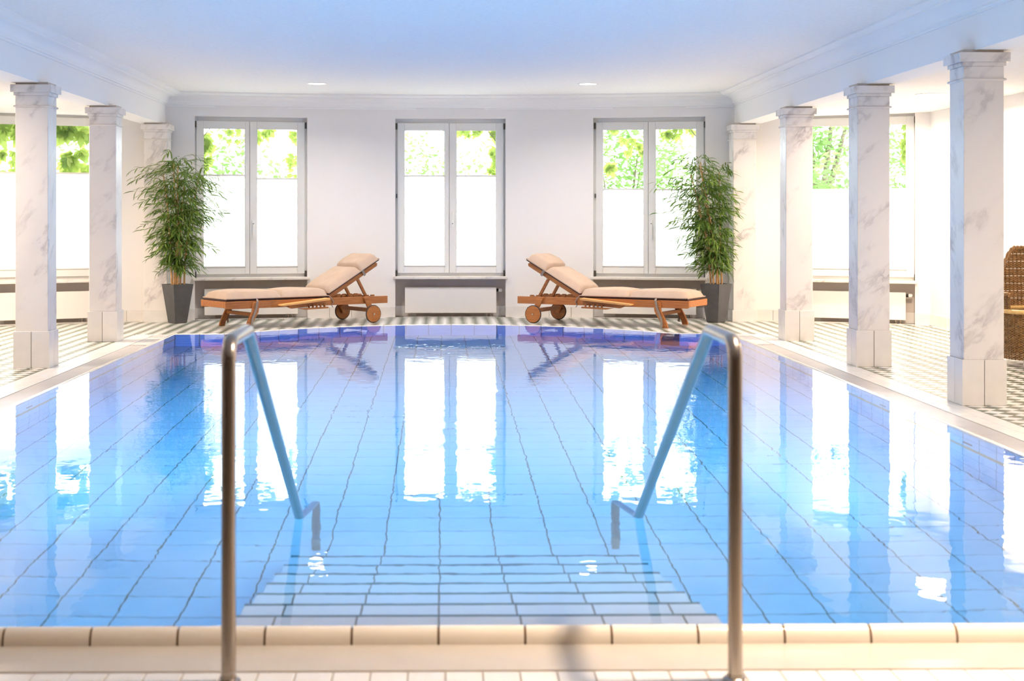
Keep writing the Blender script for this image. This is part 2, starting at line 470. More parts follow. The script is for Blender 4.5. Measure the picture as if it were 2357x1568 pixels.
# ------------------------------------------------------------------ shell of the room
def build_shell():
    # floor bed under the tiles, with the hole of the pool
    mb = MB(); z = DZ-.006
    def fl(x0, x1, y0, y1): mb.quad((x0, y0, z), (x1, y0, z), (x1, y1, z), (x0, y1, z))
    e = PW+.02
    fl(-XW-.2, -e, YB-.2, 18.6); fl(e, XW+.2, YB-.2, 18.6); fl(-e, e, YB-.2, YN-.02)
    for (a, b), (c, d) in zip(far_pts, far_pts[1:]):
        a2 = -e if a <= -PW else a; c2 = e if c >= PW else c
        mb.quad((a2, b+.02, z), (c2, d+.02, z), (c2, 18.6, z), (a2, 18.6, z))
    floor = mb.build('floor', 'grout')
    tag(floor, 'tiled pool deck with green and white diamond checks and pale border', 'floor', kind='structure')
    # main ceiling between the beams
    mb = MB(); mb.box(-BX1, BX1, YB-.2, 18.7, Z_C, Z_C+.1)
    c = mb.build('ceiling', 'ceiling_plaster')
    tag(c, 'smooth white plaster ceiling over the pool', 'ceiling', kind='structure')
    for sx in (-1, 1):
        mb = MB(); a, b = sorted((sx*(BX1-.02), sx*(XW+.3))); mb.box(a, b, YB-.2, 18.7, Z_A, Z_A+.1)
        mb.build('side_panel', 'ceiling_plaster', c)
    # beams carried by the columns, with cornice towards the pool
    for k, sx in enumerate((-1, 1)):
        mb = MB(); a, b = sorted((sx*BX0, sx*BX1)); mb.box(a, b, YB-.1, 18.3, Z_S, Z_C+.05)
        t = mb.build('trim_%d' % (k+1), 'trim_paint')
        tag(t, 'white plaster beam along the %s row of columns' % ('left' if sx < 0 else 'right'), 'beam', kind='structure')
        xo = BX0; prof = [(xo+.01, 2.515), (xo-.012, 2.515), (xo-.012, 2.532), (xo-.026, 2.537), (xo-.026, 2.552)]
        for i in range(7):
            g = i/6*PI/2
            prof.append((xo-.03-.085*(1-math.cos(g)), 2.556+.062*math.sin(g)))
        prof += [(xo-.128, 2.622), (xo-.128, 2.634), (xo-.17, 2.640), (xo-.185, 2.652), (xo-.20, 2.656), (xo-.20, Z_C+.01), (xo+.01, Z_C+.01)]
        mb = MB(); mb.prism([(sx*p, q) for p, q in prof], 'y', YB, 18.2)
        mb.build('cornice', 'trim_paint', t, smooth=35)
    # side walls and the wall behind the photographer
    for sx, nm in ((-1, 'left'), (1, 'right')):
        mb = MB(); a, b = sorted((sx*XW, sx*(XW+.25))); mb.box(a, b, YB-.2, wall_y(XW)+.28, -.3, 2.6)
        o = mb.build('wall_'+nm, 'plaster'); tag(o, 'plain white plastered wall closing the %s aisle' % nm, 'wall', kind='structure')
        # skirting tiles of the side wall
        bb = MB(); a, b = sorted((sx*(XW-.006), sx*(XW+.01))); bb.box(a, b, 8, wall_y(XW)-.02, DZ-.01, DZ+.125)
        bo = bb.build('baseboard_'+nm, 'dark_grout'); tag(bo, 'pale tiled skirting along the %s side wall' % nm, 'baseboard', kind='structure')
        y = 8.0; polys = []
        while y < wall_y(XW)-.1:
            polys.append([(y+.002, DZ), (y+.298, DZ), (y+.298, DZ+.128), (y+.002, DZ+.128)]); y += .3
        B = Matrix(((0, 0, -sx, sx*XW), (1, 0, 0, 0), (0, 1, 0, 0), (0, 0, 0, 1)))
        lay_tiles(polys, .002, .012, 'tile', 'white_tile', bo, basis=B)
    mb = MB(); mb.box(-XW-.3, XW+.3, YB-.25, YB, -.3, 2.8)
    o = mb.build('wall_front', 'back_wall_paint'); tag(o, 'plain brown wall behind the near pool edge', 'wall', kind='structure')
    return floor, c
FLOOR, CEIL = build_shell()

# window wall: an arc with five openings and radiator niches below them
ZH, ZSI = 2.395, .425      # head and underside of sill
T_OUT, T_N = .36, .17      # wall thickness, depth of niche
def build_window_wall():
    mb = MB(); nb = MB()
    a_end = math.asin((XW+.25)/RW)
    edges = [-a_end]
    for d in WPH: edges += [R_(d)-HALF, R_(d)+HALF]
    edges.append(a_end)
    def P(phi, r, z): x, y = arc(phi, r); return (x, y, z)
    zt, zb = 2.78, -.2
    for i in range(len(edges)-1):
        a, b = edges[i], edges[i+1]
        if i % 2 == 0:       # pier
            n = 6
            for k in range(n):
                p, q = a+(b-a)*k/n, a+(b-a)*(k+1)/n
                mb.quad(P(p, RW, zb), P(q, RW, zb), P(q, RW, zt), P(p, RW, zt))
                mb.quad(P(p, RW+T_OUT, zb), P(q, RW+T_OUT, zb), P(q, RW+T_OUT, zt), P(p, RW+T_OUT, zt))
        else:
            mb.quad(P(a, RW, ZH), P(b, RW, ZH), P(b, RW, zt), P(a, RW, zt))
            mb.quad(P(a, RW+T_OUT, ZH), P(b, RW+T_OUT, ZH), P(b, RW+T_OUT, zt), P(a, RW+T_OUT, zt))
            mb.quad(P(a, RW, ZH), P(b, RW, ZH), P(b, RW+T_OUT, ZH), P(a, RW+T_OUT, ZH))
            for p in (a, b):
                mb.quad(P(p, RW, ZSI), P(p, RW+T_OUT, ZSI), P(p, RW+T_OUT, ZH), P(p, RW, ZH))
            mb.quad(P(a, RW+T_N, ZSI), P(b, RW+T_N, ZSI), P(b, RW+T_OUT, ZSI), P(a, RW+T_OUT, ZSI))
            mb.quad(P(a, RW+T_OUT, zb), P(b, RW+T_OUT, zb), P(b, RW+T_OUT, ZSI), P(a, RW+T_OUT, ZSI))
            for p in (a, b):
                mb.quad(P(p, RW, zb), P(p, RW+T_N, zb), P(p, RW+T_N, ZSI), P(p, RW, ZSI))
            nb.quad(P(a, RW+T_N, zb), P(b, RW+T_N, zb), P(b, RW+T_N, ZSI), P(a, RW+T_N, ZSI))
    mb.quad(P(-a_end, RW, zt), P(a_end, RW, zt), P(a_end, RW+.5, zt), P(-a_end, RW+.5, zt))
    wl_ = mb.build('wall_back', 'plaster', smooth=20)
    tag(wl_, 'white curved wall with five tall windows at far end', 'wall', kind='structure')
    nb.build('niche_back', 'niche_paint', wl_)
    # cornice along the wall between the beams
    prof = [(0, 2.50), (.012, 2.50), (.012, 2.518), (.026, 2.522), (.026, 2.54)]
    for i in range(7):
        g = i/6*PI/2; prof.append((.03+.085*(1-math.cos(g)), 2.545+.068*math.sin(g)))
    prof += [(.128, 2.620), (.128, 2.634), (.17, 2.640), (.185, 2.652), (.2, 2.656), (.2, Z_C+.01)]
    cb = MB(); aa = math.asin(BX0/RW); n = 24
    for i in range(n):
        p, q = -aa+2*aa*i/n, -aa+2*aa*(i+1)/n
        for (d0, z0), (d1, z1) in zip(prof, prof[1:]):
            cb.quad(P(p, RW-d0, z0), P(q, RW-d0, z0), P(q, RW-d1, z1), P(p, RW-d1, z1))
    t = cb.build('trim_3', 'trim_paint', smooth=30)
    tag(t, 'white stepped cornice above the three far windows', 'cornice', kind='structure')
    # skirting tiles on the piers and inside the niches
    sk = MB()
    bo = None
    base = MB()
    pl = []
    for i in range(len(edges)-1):
        a, b = edges[i], edges[i+1]
        r = RW if i % 2 == 0 else RW+T_N
        L = (b-a)*r; n = max(1, round(L/.30))
        for k in range(n):
            p, q = a+(b-a)*k/n, a+(b-a)*(k+1)/n
            base.quad(P(p, r-.003, DZ-.01), P(q, r-.003, DZ-.01), P(q, r-.003, DZ+.123), P(p, r-.003, DZ+.123))
        for k in range(n):
            p, q = a+(b-a)*(k+.5)/n, (b-a)/n*r
            pl.append((p, q, r, i % 2))
    bo = base.build('baseboard_back', 'dark_grout')
    tag(bo, 'pale tiled skirting under the far windows', 'baseboard', kind='structure')
    for p, L, r, nich in pl:
        h = L/2-.002
        x, y = arc(p, r-.002)
        # tile plane: u to the right, v up, w towards the room
        B = Matrix.Translation((x, y, 0)) @ Matrix.Rotation(-p, 4, 'Z') @ Matrix(((1, 0, 0, 0), (0, 0, -1, 0), (0, 1, 0, 0), (0, 0, 0, 1)))
        lay_tiles([[(-h, DZ), (h, DZ), (h, DZ+.127), (-h, DZ+.127)]], .001, .012, 'tile', 'white_tile', bo, basis=B)
build_window_wall()

# ------------------------------------------------------------------ windows
BLIND = [(1.69, 1.69), (1.685, 1.645), (1.686, 1.686), (1.518, 1.512), (1.50, 1.50)]
WLAB = ['tall white window partly behind the left columns, vine leaves along its top',
        'tall white window behind the left potted bamboo',
        'tall white window in the middle, between the two loungers',
        'tall white window behind the right potted bamboo, blinds set lower',
        'tall white window partly behind the right columns, tree trunk outside']
def rect_frame(mb, x0, x1, z0, z1, wl_, wr, wb, wt, y0, y1):
    mb.box(x0, x0+wl_, y0, y1, z0, z1); mb.box(x1-wr, x1, y0, y1, z0, z1)
    mb.box(x0+wl_, x1-wr, y0, y1, z0, z0+wb); mb.box(x0+wl_, x1-wr, y0, y1, z1-wt, z1)
def build_window(i):
    phi = R_(WPH[i]); x, y = arc(phi, RW*math.cos(HALF))
    wnd = root('window_%d' % (i+1), (x, y, 0), -phi)
    tag(wnd, WLAB[i], 'window', kind='structure')
    f = MB(); rect_frame(f, -.70, .70, .43, ZH+.01, .07, .07, .07, .065, .125, .20); f.box(-.035, .008, .152, .19, .5, ZH-.05)
    f.build('outer_frame', 'window_paint', wnd, bevel=.003, seg=1)
    s = MB(); s.prism([(-.05, .452), (-.045, .457), (.13, .457), (.13, ZSI), (-.045, ZSI), (-.05, ZSI+.005)], 'x', -.70, .70)
    s.build('sill', 'marble_sill', wnd)
    for k, (x0, x1, sl, sr) in enumerate(((-.652, -.016, .082, .052), (-.012, .654, .083, .088))):
        z0, z1 = .495, 2.345
        m = MB(); rect_frame(m, x0, x1, z0, z1, sl, sr, .078, .088, .095, .15)
        sash = m.build('sash', 'window_paint', wnd, bevel=.004, seg=2)
        gx0, gx1, gz0, gz1 = x0+sl, x1-sr, z0+.078, z1-.088
        g = MB(); g.quad((gx0, .125, gz0), (gx1, .125, gz0), (gx1, .125, gz1), (gx0, .125, gz1))
        g.build('pane', 'window_glass', sash, fix=False)
        # glazing bead
        b = MB(); rect_frame(b, gx0-.004, gx1+.004, gz0-.004, gz1+.004, .012, .012, .012, .012, .103, .112)
        b.build('glazing_bead', 'window_paint', sash)
        zt = BLIND[i][k]; zb = .590
        bl = MB(); n = 46
        for j in range(n):
            za, zc = zb+(zt-zb)*j/n, zb+(zt-zb)*(j+1)/n
            zm = (za+zc)/2
            bl.quad((gx0+.001, .098, za), (gx1-.001, .098, za), (gx1-.001, .108, zm), (gx0+.001, .108, zm))
            bl.quad((gx0+.001, .108, zm), (gx1-.001, .108, zm), (gx1-.001, .098, zc), (gx0+.001, .098, zc))
        bo = bl.build('pleated_blind', 'blind_cloth', wnd, fix=False)
        t = MB(); t.box(gx0-.004, gx1+.004, .088, .109, zt-.004, zt+.016); t.build('top_rail', 'window_paint', bo, bevel=.002, seg=1)
        t = MB(); t.box(gx0-.002, gx1+.002, .088, .109, zb-.012, zb+.004)
        t.build('bottom_rail', 'window_paint', bo, bevel=.002, seg=1)
        for hx in (gx0, gx1):
            c = MB(); c.box(hx-.006, hx+.006, .084, .096, zb-.05, zb-.02); c.build('cord_clip', 'window_paint', bo)
    # handle with its plate on the meeting stile
    up = i == 2
    hz = 1.105
    h = MB(); h.box(.012, .040, .082, .096, hz-.04, hz+.04)
    hp = h.build('handle_plate', 'window_paint', wnd, bevel=.004)
    l = MB(); s_ = 1 if up else -1
    l.box(.017, .035, .045, .060, min(hz, hz+s_*.15), max(hz, hz+s_*.15)); l.box(.019, .033, .055, .084, hz-.009, hz+.009)
    l.build('lever', 'window_paint', hp, bevel=.005)
    d = MB(); d.lathe([(.006, .0405), (.006, .046)], 10, Matrix.Translation((.026, 0, hz)), 'y'); d.build('lock_button', 'black_plastic', hp)
    for hx in (-.664, .664):
        for hz2 in (.49, 2.30):
            m = MB(); m.box(hx-.011, hx+.011, .085, .122, hz2-.03, hz2+.035); m.lathe([(.011, hz2-.035), (.011, hz2+.04)], 10, Matrix.Translation((hx, .088, 0)))
            m.build('hinge', 'hinge_metal', wnd)
    m = MB(); m.box(-.668, -.656, .088, .122, 1.42, 1.47); m.build('catch', 'hinge_metal', wnd)
    return wnd
for i in range(5): build_window(i)

# ------------------------------------------------------------------ radiators
RLAB = ['flat white radiator behind the nearest left column', 'flat white radiator under the window behind the left lounger',
        'flat white radiator under the middle window', 'flat white radiator under the window behind the right lounger',
        'flat white radiator in the right aisle, behind the second column']
def build_radiator(i):
    phi = R_(WPH[i]); x, y = arc(phi, RW*math.cos(HALF))
    r = root('radiator', (x, y, 0), -phi)
    tag(r, RLAB[i], 'radiator', 'radiators below the windows')
    m = MB(); m.box(-.56, .565, .045, .06, .005, .322); m.build('front_panel', 'radiator_paint', r, bevel=.006, seg=3)
    m = MB(); m.box(-.55, .555, .062, .125, .015, .31); m.build('heating_body', 'radiator_paint', r, bevel=.004)
    v = MB(); v.lathe([(.016, 0), (.019, .004), (.019, .022), (.016, .026)], 14, Matrix.Translation((.567, .085, .285)) @ Matrix.Rotation(PI/2, 4, 'Y'))
    vo = v.build('valve', 'black_plastic', r, smooth=40)
    v = MB(); v.lathe([(.02, .026), (.022, .03), (.021, .06), (.015, .068)], 14, Matrix.Translation((.567, .085, .285)) @ Matrix.Rotation(PI/2, 4, 'Y'))
    v.build('knob', 'radiator_paint', vo, smooth=40)
    for px in (.45, .50):
        p = MB(); p.tube([(px, .09, .02), (px, .09, -.03)], .009, 10); p.lathe([(.018, -.04), (.018, -.032), (.011, -.026)], 12, Matrix.Translation((px, .09, 0)))
        p.build('pipe', 'steel', r, smooth=40)
    for bx in (-.45, .38):
        b = MB(); b.box(bx-.02, bx+.02, .124, T_N+.005, .2, .24); b.build('bracket', 'radiator_paint', r)
for i in range(5): build_radiator(i)

# ------------------------------------------------------------------ the pool
pool = root('swimming_pool', (0, YN, 0))
tag(pool, 'long blue tiled swimming pool with rounded far end and entry steps', 'pool', kind='thing')
pool.location = (0, 0, 0)
def vis_key(z):
    def k(x, y):
        if not inframe(x, y, z, 40): return 1e6
        return y
    return k
def build_pool():
    g = .007
    # shell (grout) behind the tiles
    mb = MB(); e = PW+.0012; z = FZ-.0045
    outl = [(-e, YN-.03), (e, YN-.03), (e, YSH)]+[(x, y+.0015) for x, y in reversed(far_pts[1:-1])]+[(-e, YSH)]
    n = len(outl)
    mb.add([(x, y, z) for x, y in outl], [tuple(range(n))])
    for i in range(n):
        p, q = outl[i], outl[(i+1) % n]
        mb.quad((*p, z), (*q, z), (*q, -.02), (*p, -.02))
    mb.build('basin', 'dark_grout', pool, fix=False)
    # floor tiles
    xs = [PH+PIT*k for k in range(-11, 13)]
    xs = [-PW]+[x for x in xs if -PW+.02 < x < PW-.02]+[PW]
    polys = []
    y = 5.72-.25*6
    while y < 16.4:
        for a, b in zip(xs, xs[1:]):
            p = [(a+g/2, y+g/2), (b-g/2, y+g/2), (b-g/2, y+.25-g/2), (a+g/2, y+.25-g/2)]
            p = clip(p, 0, -1, -YN)
            xm = (a+b)/2
            if y > YSH-.3:
                fa, fb = far_y(a), far_y(b)
                sl = (fb-fa)/(b-a)
                p = clip(p, -sl, 1, fa-sl*a) if p else p
            if p and not (a > -.76 and b < .76 and y+.25 < 6.37): polys.append(p)
        y += .25
    lay_tiles(polys, FZ-.006, FZ, 'floor_tile', 'pool_tile', pool, key=lambda x, y: y+abs(x)*.2)
    # side wall tiles, beige ledge, inlet slots
    rows = [(-.005, -.25), (-.25, -.50), (-.54, -.79), (-.79, -1.04), (-1.04, FZ)]
    side_polys = []
    y = 5.72-.25*6
    while y < YSH:
        y1 = min(y+.25, YSH)
        for a, b in rows:
            p = clip([(y+g/2, b+g/2), (y1-g/2, b+g/2), (y1-g/2, a-g/2), (y+g/2, a-g/2)], -1, 0, -YN)
            side_polys.append(p)
        y += .25
    for sx in (-1, 1):
        B = Matrix(((0, 0, -sx, sx*(PW+.006)), (1, 0, 0, 0), (0, 1, 0, 0), (0, 0, 0, 1)))
        lay_tiles(side_polys, 0, .006, 'wall_tile', 'pool_tile', pool, limit=130, basis=B,
                  key=lambda yy, zz: yy if yy > 7 else 1e6)
        m = MB(); a, b = sorted((sx*(PW-.016), sx*(PW+.01))); m.box(a, b, YN, YSH, -.538, -.502)
        m.build('ledge', 'ledge_tile', pool, bevel=.006)
        for yy in (8.14, 9.72, 11.3, 12.9, 14.5):
            m = MB(); a, b = sorted((sx*(PW-.006), sx*(PW+.004))); m.box(a, b, yy-.065, yy+.065, -.405, -.365)
            m.build('inlet_slot', 'inlet_plastic', pool, bevel=.004)
    # far wall tiles follow the arc
    L = [0]
    for (a, b), (c, d) in zip(far_pts, far_pts[1:]): L.append(L[-1]+math.hypot(c-a, d-b))
    tot = L[-1]; nt_ = round(tot/.25)
    def at(s):
        for i in range(len(L)-1):
            if s <= L[i+1]+1e-9:
                t = (s-L[i])/(L[i+1]-L[i]); (a, b), (c, d) = far_pts[i], far_pts[i+1]
                return Vector((a+(c-a)*t, b+(d-b)*t, 0))
        return Vector((*far_pts[-1], 0))
    for k in range(nt_):
        p, q = at(tot*k/nt_), at(tot*(k+1)/nt_)
        d = (q-p); l = d.length; d.normalize(); nrm = Vector((d.y, -d.x, 0))   # towards the pool
        o = (p+q)/2-nrm*.006
        B = Matrix(((d.x, 0, nrm.x, o.x), (d.y, 0, nrm.y, o.y), (0, 1, 0, 0), (0, 0, 0, 1)))
        h = l/2-g/2
        lay_tiles([[(-h, b+g/2), (h, b+g/2), (h, a-g/2), (-h, a-g/2)] for a, b in ((-.005, -.25), (-.25, -.5), (-.5, -.75), (-.75, -1.0), (-1.0, FZ))],
                  0, .006, 'end_tile', 'pool_tile', pool, basis=B, key=lambda u, v: 0)
    # rounded coping stones: near edge, both sides, far arc
    prof = [(.012, -.03), (.010, -.002), (.004, .003), (-.006, .005), (-.018, .004), (-.028, -.001), (-.036, -.010), (-.042, -.024), (-.044, -.045)]
    def stone(L):
        m = MB(); m.prism([(p, q) for p, q in prof]+[(-.03, -.06), (.012, -.06)], 'x', -L/2+.0035, L/2-.0035)
        me = m.mesh('coping_stone', smooth=40); me.materials.append(MATS['cream_tile']); return me
    me = stone(PIT)
    def put(me_, x, y, rz):
        o = link('coping_stone', me_, parent=pool); o.location = (x, y, 0); o.rotation_euler = (0, 0, rz); return o
    for k in range(-11, 11):
        put(me, PH+PIT*(k+.5), YN, 0)
    for k in range(43):
        yy = YN+.04+.25*k
        put(me, PW, yy+.125, PI/2); put(me, -PW, yy+.125, -PI/2)
    mf = {}
    for k in range(nt_):
        p, q = at(tot*k/nt_), at(tot*(k+1)/nt_); d = q-p
        key = round(d.length, 2)
        if key not in mf: mf[key] = stone(d.length)
        c = (p+q)/2; put(mf[key], c.x, c.y, math.atan2(d.y, d.x)+PI)
    # dark mortar bed seen in the joints
    m = MB(); bed = [(.008, -.03), (.006, -.004), (-.018, 0), (-.030, -.006), (-.038, -.024), (-.040, -.06), (.008, -.06)]
    m.prism([(YN+p, q) for p, q in bed], 'x', -PW-.04, PW+.04)
    for sx in (-1, 1): m.prism([(sx*(PW-p), q) for p, q in bed], 'y', YN, YSH)
    m.build('mortar_bed', 'brown_grout', pool, smooth=40)
    # ribbed overflow grates
    def ribs(n, w_, h):
        out = []
        for i in range(n):
            a = i*w_; out += [(a+.0008, -.012), (a+.0014, h), (a+w_-.0026, h), (a+w_-.002, -.012)]
        return out
    nr = 24; wr = .24/nr
    m = MB()
    for i in range(nr): m.box(-PW-.3, PW+.3, 4.03+i*wr+.0018, 4.03+(i+1)*wr-.0018, DZ-.02, DZ)
    m.build('overflow_grate', 'cream_tile', pool)
    for sx in (-1, 1):
        for (ya, yb) in ((4.03, 14.14), (15.16, 15.42)):
            m = MB()
            for i in range(nr-1):
                a, b = sorted((sx*(2.86+i*wr+.0018), sx*(2.86+(i+1)*wr-.0018))); m.box(a, b, ya if ya > 5 else YN+.0, yb, DZ-.02, DZ)
            m.build('overflow_grate', 'grate_plastic', pool)
        a, b = sorted((sx*2.862, sx*3.088))
        m = MB(); m.box(a, b, 14.23, 15.07, DZ-.02, DZ+.002)
        m.build('access_cover', 'grate_plastic', pool, bevel=.003)
        for ya in (14.15, 15.08):
            m = MB()
            for i in range(12): m.box(min(sx*(2.87+i*.0185), sx*(2.879+i*.0185)), max(sx*(2.87+i*.0185), sx*(2.879+i*.0185)), ya+.005, ya+.065, DZ-.02, DZ+.001)
            m.build('slotted_grate', 'grate_plastic', pool)
    m = MB()
    m.box(-PW-.3, PW+.3, 4.025, 4.275, DZ-.03, DZ-.008)
    for sx in (-1, 1):
        a, b = sorted((sx*2.85, sx*3.10)); m.box(a, b, 4.02, 15.42, DZ-.03, DZ-.010)
    m.build('gutter', 'dark_gap', pool)
    # steps
    for k in range(7):
        y0 = YN if k == 0 else 4.57+.30*(k-1); y1 = 4.57+.30*k; zt = -.125-.16*k
        m = MB(); m.box(-.75, .75, y0, y1, FZ, zt-.006)
        st = m.build('step', 'pool_tile', pool)
        xs2 = [-.75]+[PH+PIT*j for j in range(-2, 4)]+[.75]
        polys = [[(a+.003, y0+.003), (b-.003, y0+.003), (b-.003, y1-.016), (a+.003, y1-.016)] for a, b in zip(xs2, xs2[1:])]
        b_ = MB(); b_.box(-.745, .745, y0, y1-.002, zt-.006, zt-.0045); b_.build('joint_bed', 'dark_grout', st)
        lay_tiles(polys, zt-.006, zt, 'step_tile', 'pool_tile', st, key=lambda x, y: 0)
        nb = MB(); nb.box(-.75, .75, y1-.014, y1+.006, zt-.02, zt+.001); nb.build('nosing', 'nosing', st, bevel=.003)
    # added unseen fill lamps in the near wall, brightening the far pool end
    for x in (-1.9, 1.9):
        lb = MB(); lb.lathe([(.10, 0), (.10, .01), (.085, .016)], 24, Matrix.Translation((x, YN-.002, -.6)), 'y')
        lo = lb.build('pool_fill_disc', 'steel', pool, smooth=40)
        d = bpy.data.lights.new('pool_fill', 'AREA'); d.shape = 'DISK'; d.size = .16; d.energy = POOL_FILL_W; d.color = (.65, 1, .92); d.spread = R_(30)
        ob = bpy.data.objects.new('pool_fill', d); col.objects.link(ob); ob.parent = lo
        ob.location = (x, YN+.03, -.6); ob.rotation_euler = (PI/2, 0, 0)
    # water body
    e = PW+.02
    outl = [(-e, YN-.02), (e, YN-.02), (e, YSH)]+[(x, y+.02) for x, y in reversed(far_pts[1:-1])]+[(-e, YSH)]
    n = len(outl); zb = FZ-.05
    m = MB(); m.add([(x, y, 0) for x, y in outl]+[(x, y, zb) for x, y in outl],
                    [tuple(range(n)), tuple(reversed(range(n, 2*n)))]+[(i, n+i, n+(i+1) % n, (i+1) % n) for i in range(n)])
    m.build('water', 'water', pool)
build_pool()

# ------------------------------------------------------------------ deck tiles
def build_deck():
    d = 3.31/46; g = .0016      # a whole number of diamonds between the two borders
    white, green = [], []
    def region(x, y):
        ax = abs(x)
        if y < 5.5 or ax > XW+.05: return False
        if y > wall_y(x)-.11: return False
        if ax < 3.31-.001:
            if y < YSH+.46: return False
            if y < far_y(min(ax, PW))+.30 and ax < 3.31 : return False
        return True
    nx = int(XW/d)+2
    for sgn in (1,):
        for i in range(-nx, nx+1):
            for j in range(int(5.5/d), int(18.6/d)):
                if (i+j) % 2: continue
                gr = i % 2 == 0
                # lattice anchored on the border of the aisles (x = 3.31)
                x = i*d; y = j*d
                if not region(x, y): continue
                h = d-g
                p = [(x-h, y), (x, y-h), (x+h, y), (x, y+h)]
                if abs(x) > 3.31-d*.5 and y < YSH+.43: p = clip(p, -1 if x > 0 else 1, 0, -3.31)
                (green if gr else white).append(p)
    k = vis_key(DZ)
    lay_tiles(green, DZ-.006, DZ, 'green_tile', 'green_tile', FLOOR, key=k)
    lay_tiles(white, DZ-.006, DZ, 'white_tile', 'white_tile', FLOOR, key=k)
    # two rows of pale border tiles along the gutters, one row at the near edge, one along the far wall
    bp = []
    for sx in (-1, 1):
        for r in range(2):
            x0 = 3.102+r*.104
            y = 4.02
            while y < 15.35:
                a, b = sorted((sx*(x0+.001), sx*(x0+.103))); bp.append([(a, y+.001), (b, y+.001), (b, y+.101), (a, y+.101)]); y += .1025
    for r in range(3):
        for j in range(-38, 39):
            x = .009+j*.1012; y = 4.018-.1012*(r+1)
            if abs(x) < 3.1: bp.append([(x+.0018, y+.0018), (x+.0994, y+.0018), (x+.0994, y+.0994), (x+.0018, y+.0994)])
    lay_tiles(bp, DZ-.006, DZ, 'border_tile', 'white_tile', FLOOR, key=lambda x, y: (y-6 if y < 4.1 else y) if inframe(x, y, DZ, 30) else 1e6)
    m = MB()
    for sx in (-1, 1):
        a, b = sorted((sx*3.099, sx*3.312)); m.box(a, b, 4.0, 15.43, DZ-.012, DZ-.0035)
    m.build('joint_bed', 'grout', FLOOR)
    wp = []; n = 78; amax = math.asin(XW/RW)
    for i in range(n):
        p = -amax+2*amax*i/n; q = -amax+2*amax*(i+1)/n; e = .0015/RW*1.2
        c = [arc(p+e, RW-.108), arc(q-e, RW-.108), arc(q-e, RW-.012), arc(p+e, RW-.012)]
        wp.append(c)
        c2 = [arc(p+e, RW-.008), arc(q-e, RW-.008), arc(q-e, RW+.088), arc(p+e, RW+.088)]
        if any(abs((p+q)/2-R_(a)) < HALF-.004 for a in WPH): wp.append(c2)
    lay_tiles(wp, DZ-.006, DZ, 'edge_tile', 'white_tile', FLOOR, key=lambda x, y: 0)
    # narrow white lip round the far arc
    m = MB()
    pts = [(-3.31, YSH)]+far_pts+[(3.31, YSH)]
    for (a, b), (c, e) in zip(far_pts, far_pts[1:]):
        m.quad((a, b+.05, DZ-.003), (c, e+.05, DZ-.003), (c, e+.42, DZ-.003), (a, b+.42, DZ-.003))
    m.build('far_border', 'white_tile', FLOOR)
build_deck()

# ------------------------------------------------------------------ columns
def build_column(name, x, y, label, wall=False):
    """square marble column: tiled plinth, shaft, astragal, stepped capital, dark recessed neck"""
    r = root(name, (x, y, DZ))
    tag(r, label, 'column', 'marble columns beside the pool' if not wall else 'marble pilasters on the window wall')
    H = .265/2; P = .292/2; zp = .30 if not wall else .135
    core = MB(); core.box(-P+.008, P-.008, -P+.008, P-.008, 0, zp-.004); core.build('plinth_core', 'dark_grout', r)
    # two facing tiles per side, on four sides
    for s in range(4):
        B = Matrix.Rotation(s*PI/2, 4, 'Z') @ Matrix(((1, 0, 0, 0), (0, 0, -1, -P+.008), (0, 1, 0, 0), (0, 0, 0, 1)))
        e = P-(.0 if s % 2 == 0 else .008)
        lay_tiles([[(-e, 0), (-.002, 0), (-.002, zp), (-e, zp)], [(.002, 0), (e, 0), (e, zp), (.002, zp)]] if not wall else
                  [[(-e, 0), (e, 0), (e, zp), (-e, zp)]], 0, .008, 'plinth_tile', 'white_tile', r, basis=B, key=lambda a, b: 0)
    cap = MB(); cap.box(-P+.006, P-.006, -P+.006, P-.006, zp-.006, zp-.001); cap.build('plinth_top', 'white_tile', r)
    top = 2.268-DZ
    zc = top-.175
    m = MB(); m.box(-H, H, -H, H, zp-.002, zc); m.build('shaft', 'marble', r, bevel=.003, seg=1)
    m = MB()
    def ring(h, z0, z1): m.box(-h, h, -h, h, z0, z1)
    ring(H, zc, top-.088); ring(H+.012, top-.088, top-.062); ring(H+.033, top-.062, top)
    m.build('capital', 'marble_capital', r, bevel=.002, seg=1)
    m = MB(); q = H+.009
    prof = [(H-.01, zc-.010), (q, zc-.008), (q+.006, zc), (q, zc+.008), (H-.01, zc+.010)]
    for a, b in zip(prof, prof[1:]):
        for s in range(4):
            R0 = Matrix.Rotation(s*PI/2, 3, 'Z')
            vs = [(-a[0], -a[0], a[1]), (a[0], -a[0], a[1]), (b[0], -b[0], b[1]), (-b[0], -b[0], b[1])]
            m.add([R0 @ Vector(v) for v in vs], [(0, 1, 2, 3)])
    m.build('astragal', 'marble', r)
    m = MB(); m.box(-H+.002, H-.002, -H+.002, H-.002, top, Z_S-DZ+.004); m.build('neck', 'niche_paint', r)
    return r
cx_ = 3.295+.146
build_column('marble_column', cx_, 9.60+.146, 'pink-lit marble column in front of the wicker armchair')
build_column('marble_column', cx_, 12.07+.146, 'marble column hiding the middle of the right aisle window')
build_column('marble_column', cx_, 14.59+.146, 'marble column between the right aisle window and the right pilaster')
build_column('marble_column', -cx_, 12.05+.146, 'marble column with peach-lit front hiding the middle of the left aisle window')
build_column('marble_column', -cx_, 14.56+.146, 'grey shaded marble column with smoky veins, next along from the peach-lit left one')
build_column('marble_pilaster', cx_, 17.24+.146, 'bright marble pilaster against the far wall right of the right bamboo', True)
build_column('marble_pilaster', -cx_, 17.24+.146, 'greyish marble pilaster against the far wall behind the left bamboo', True)

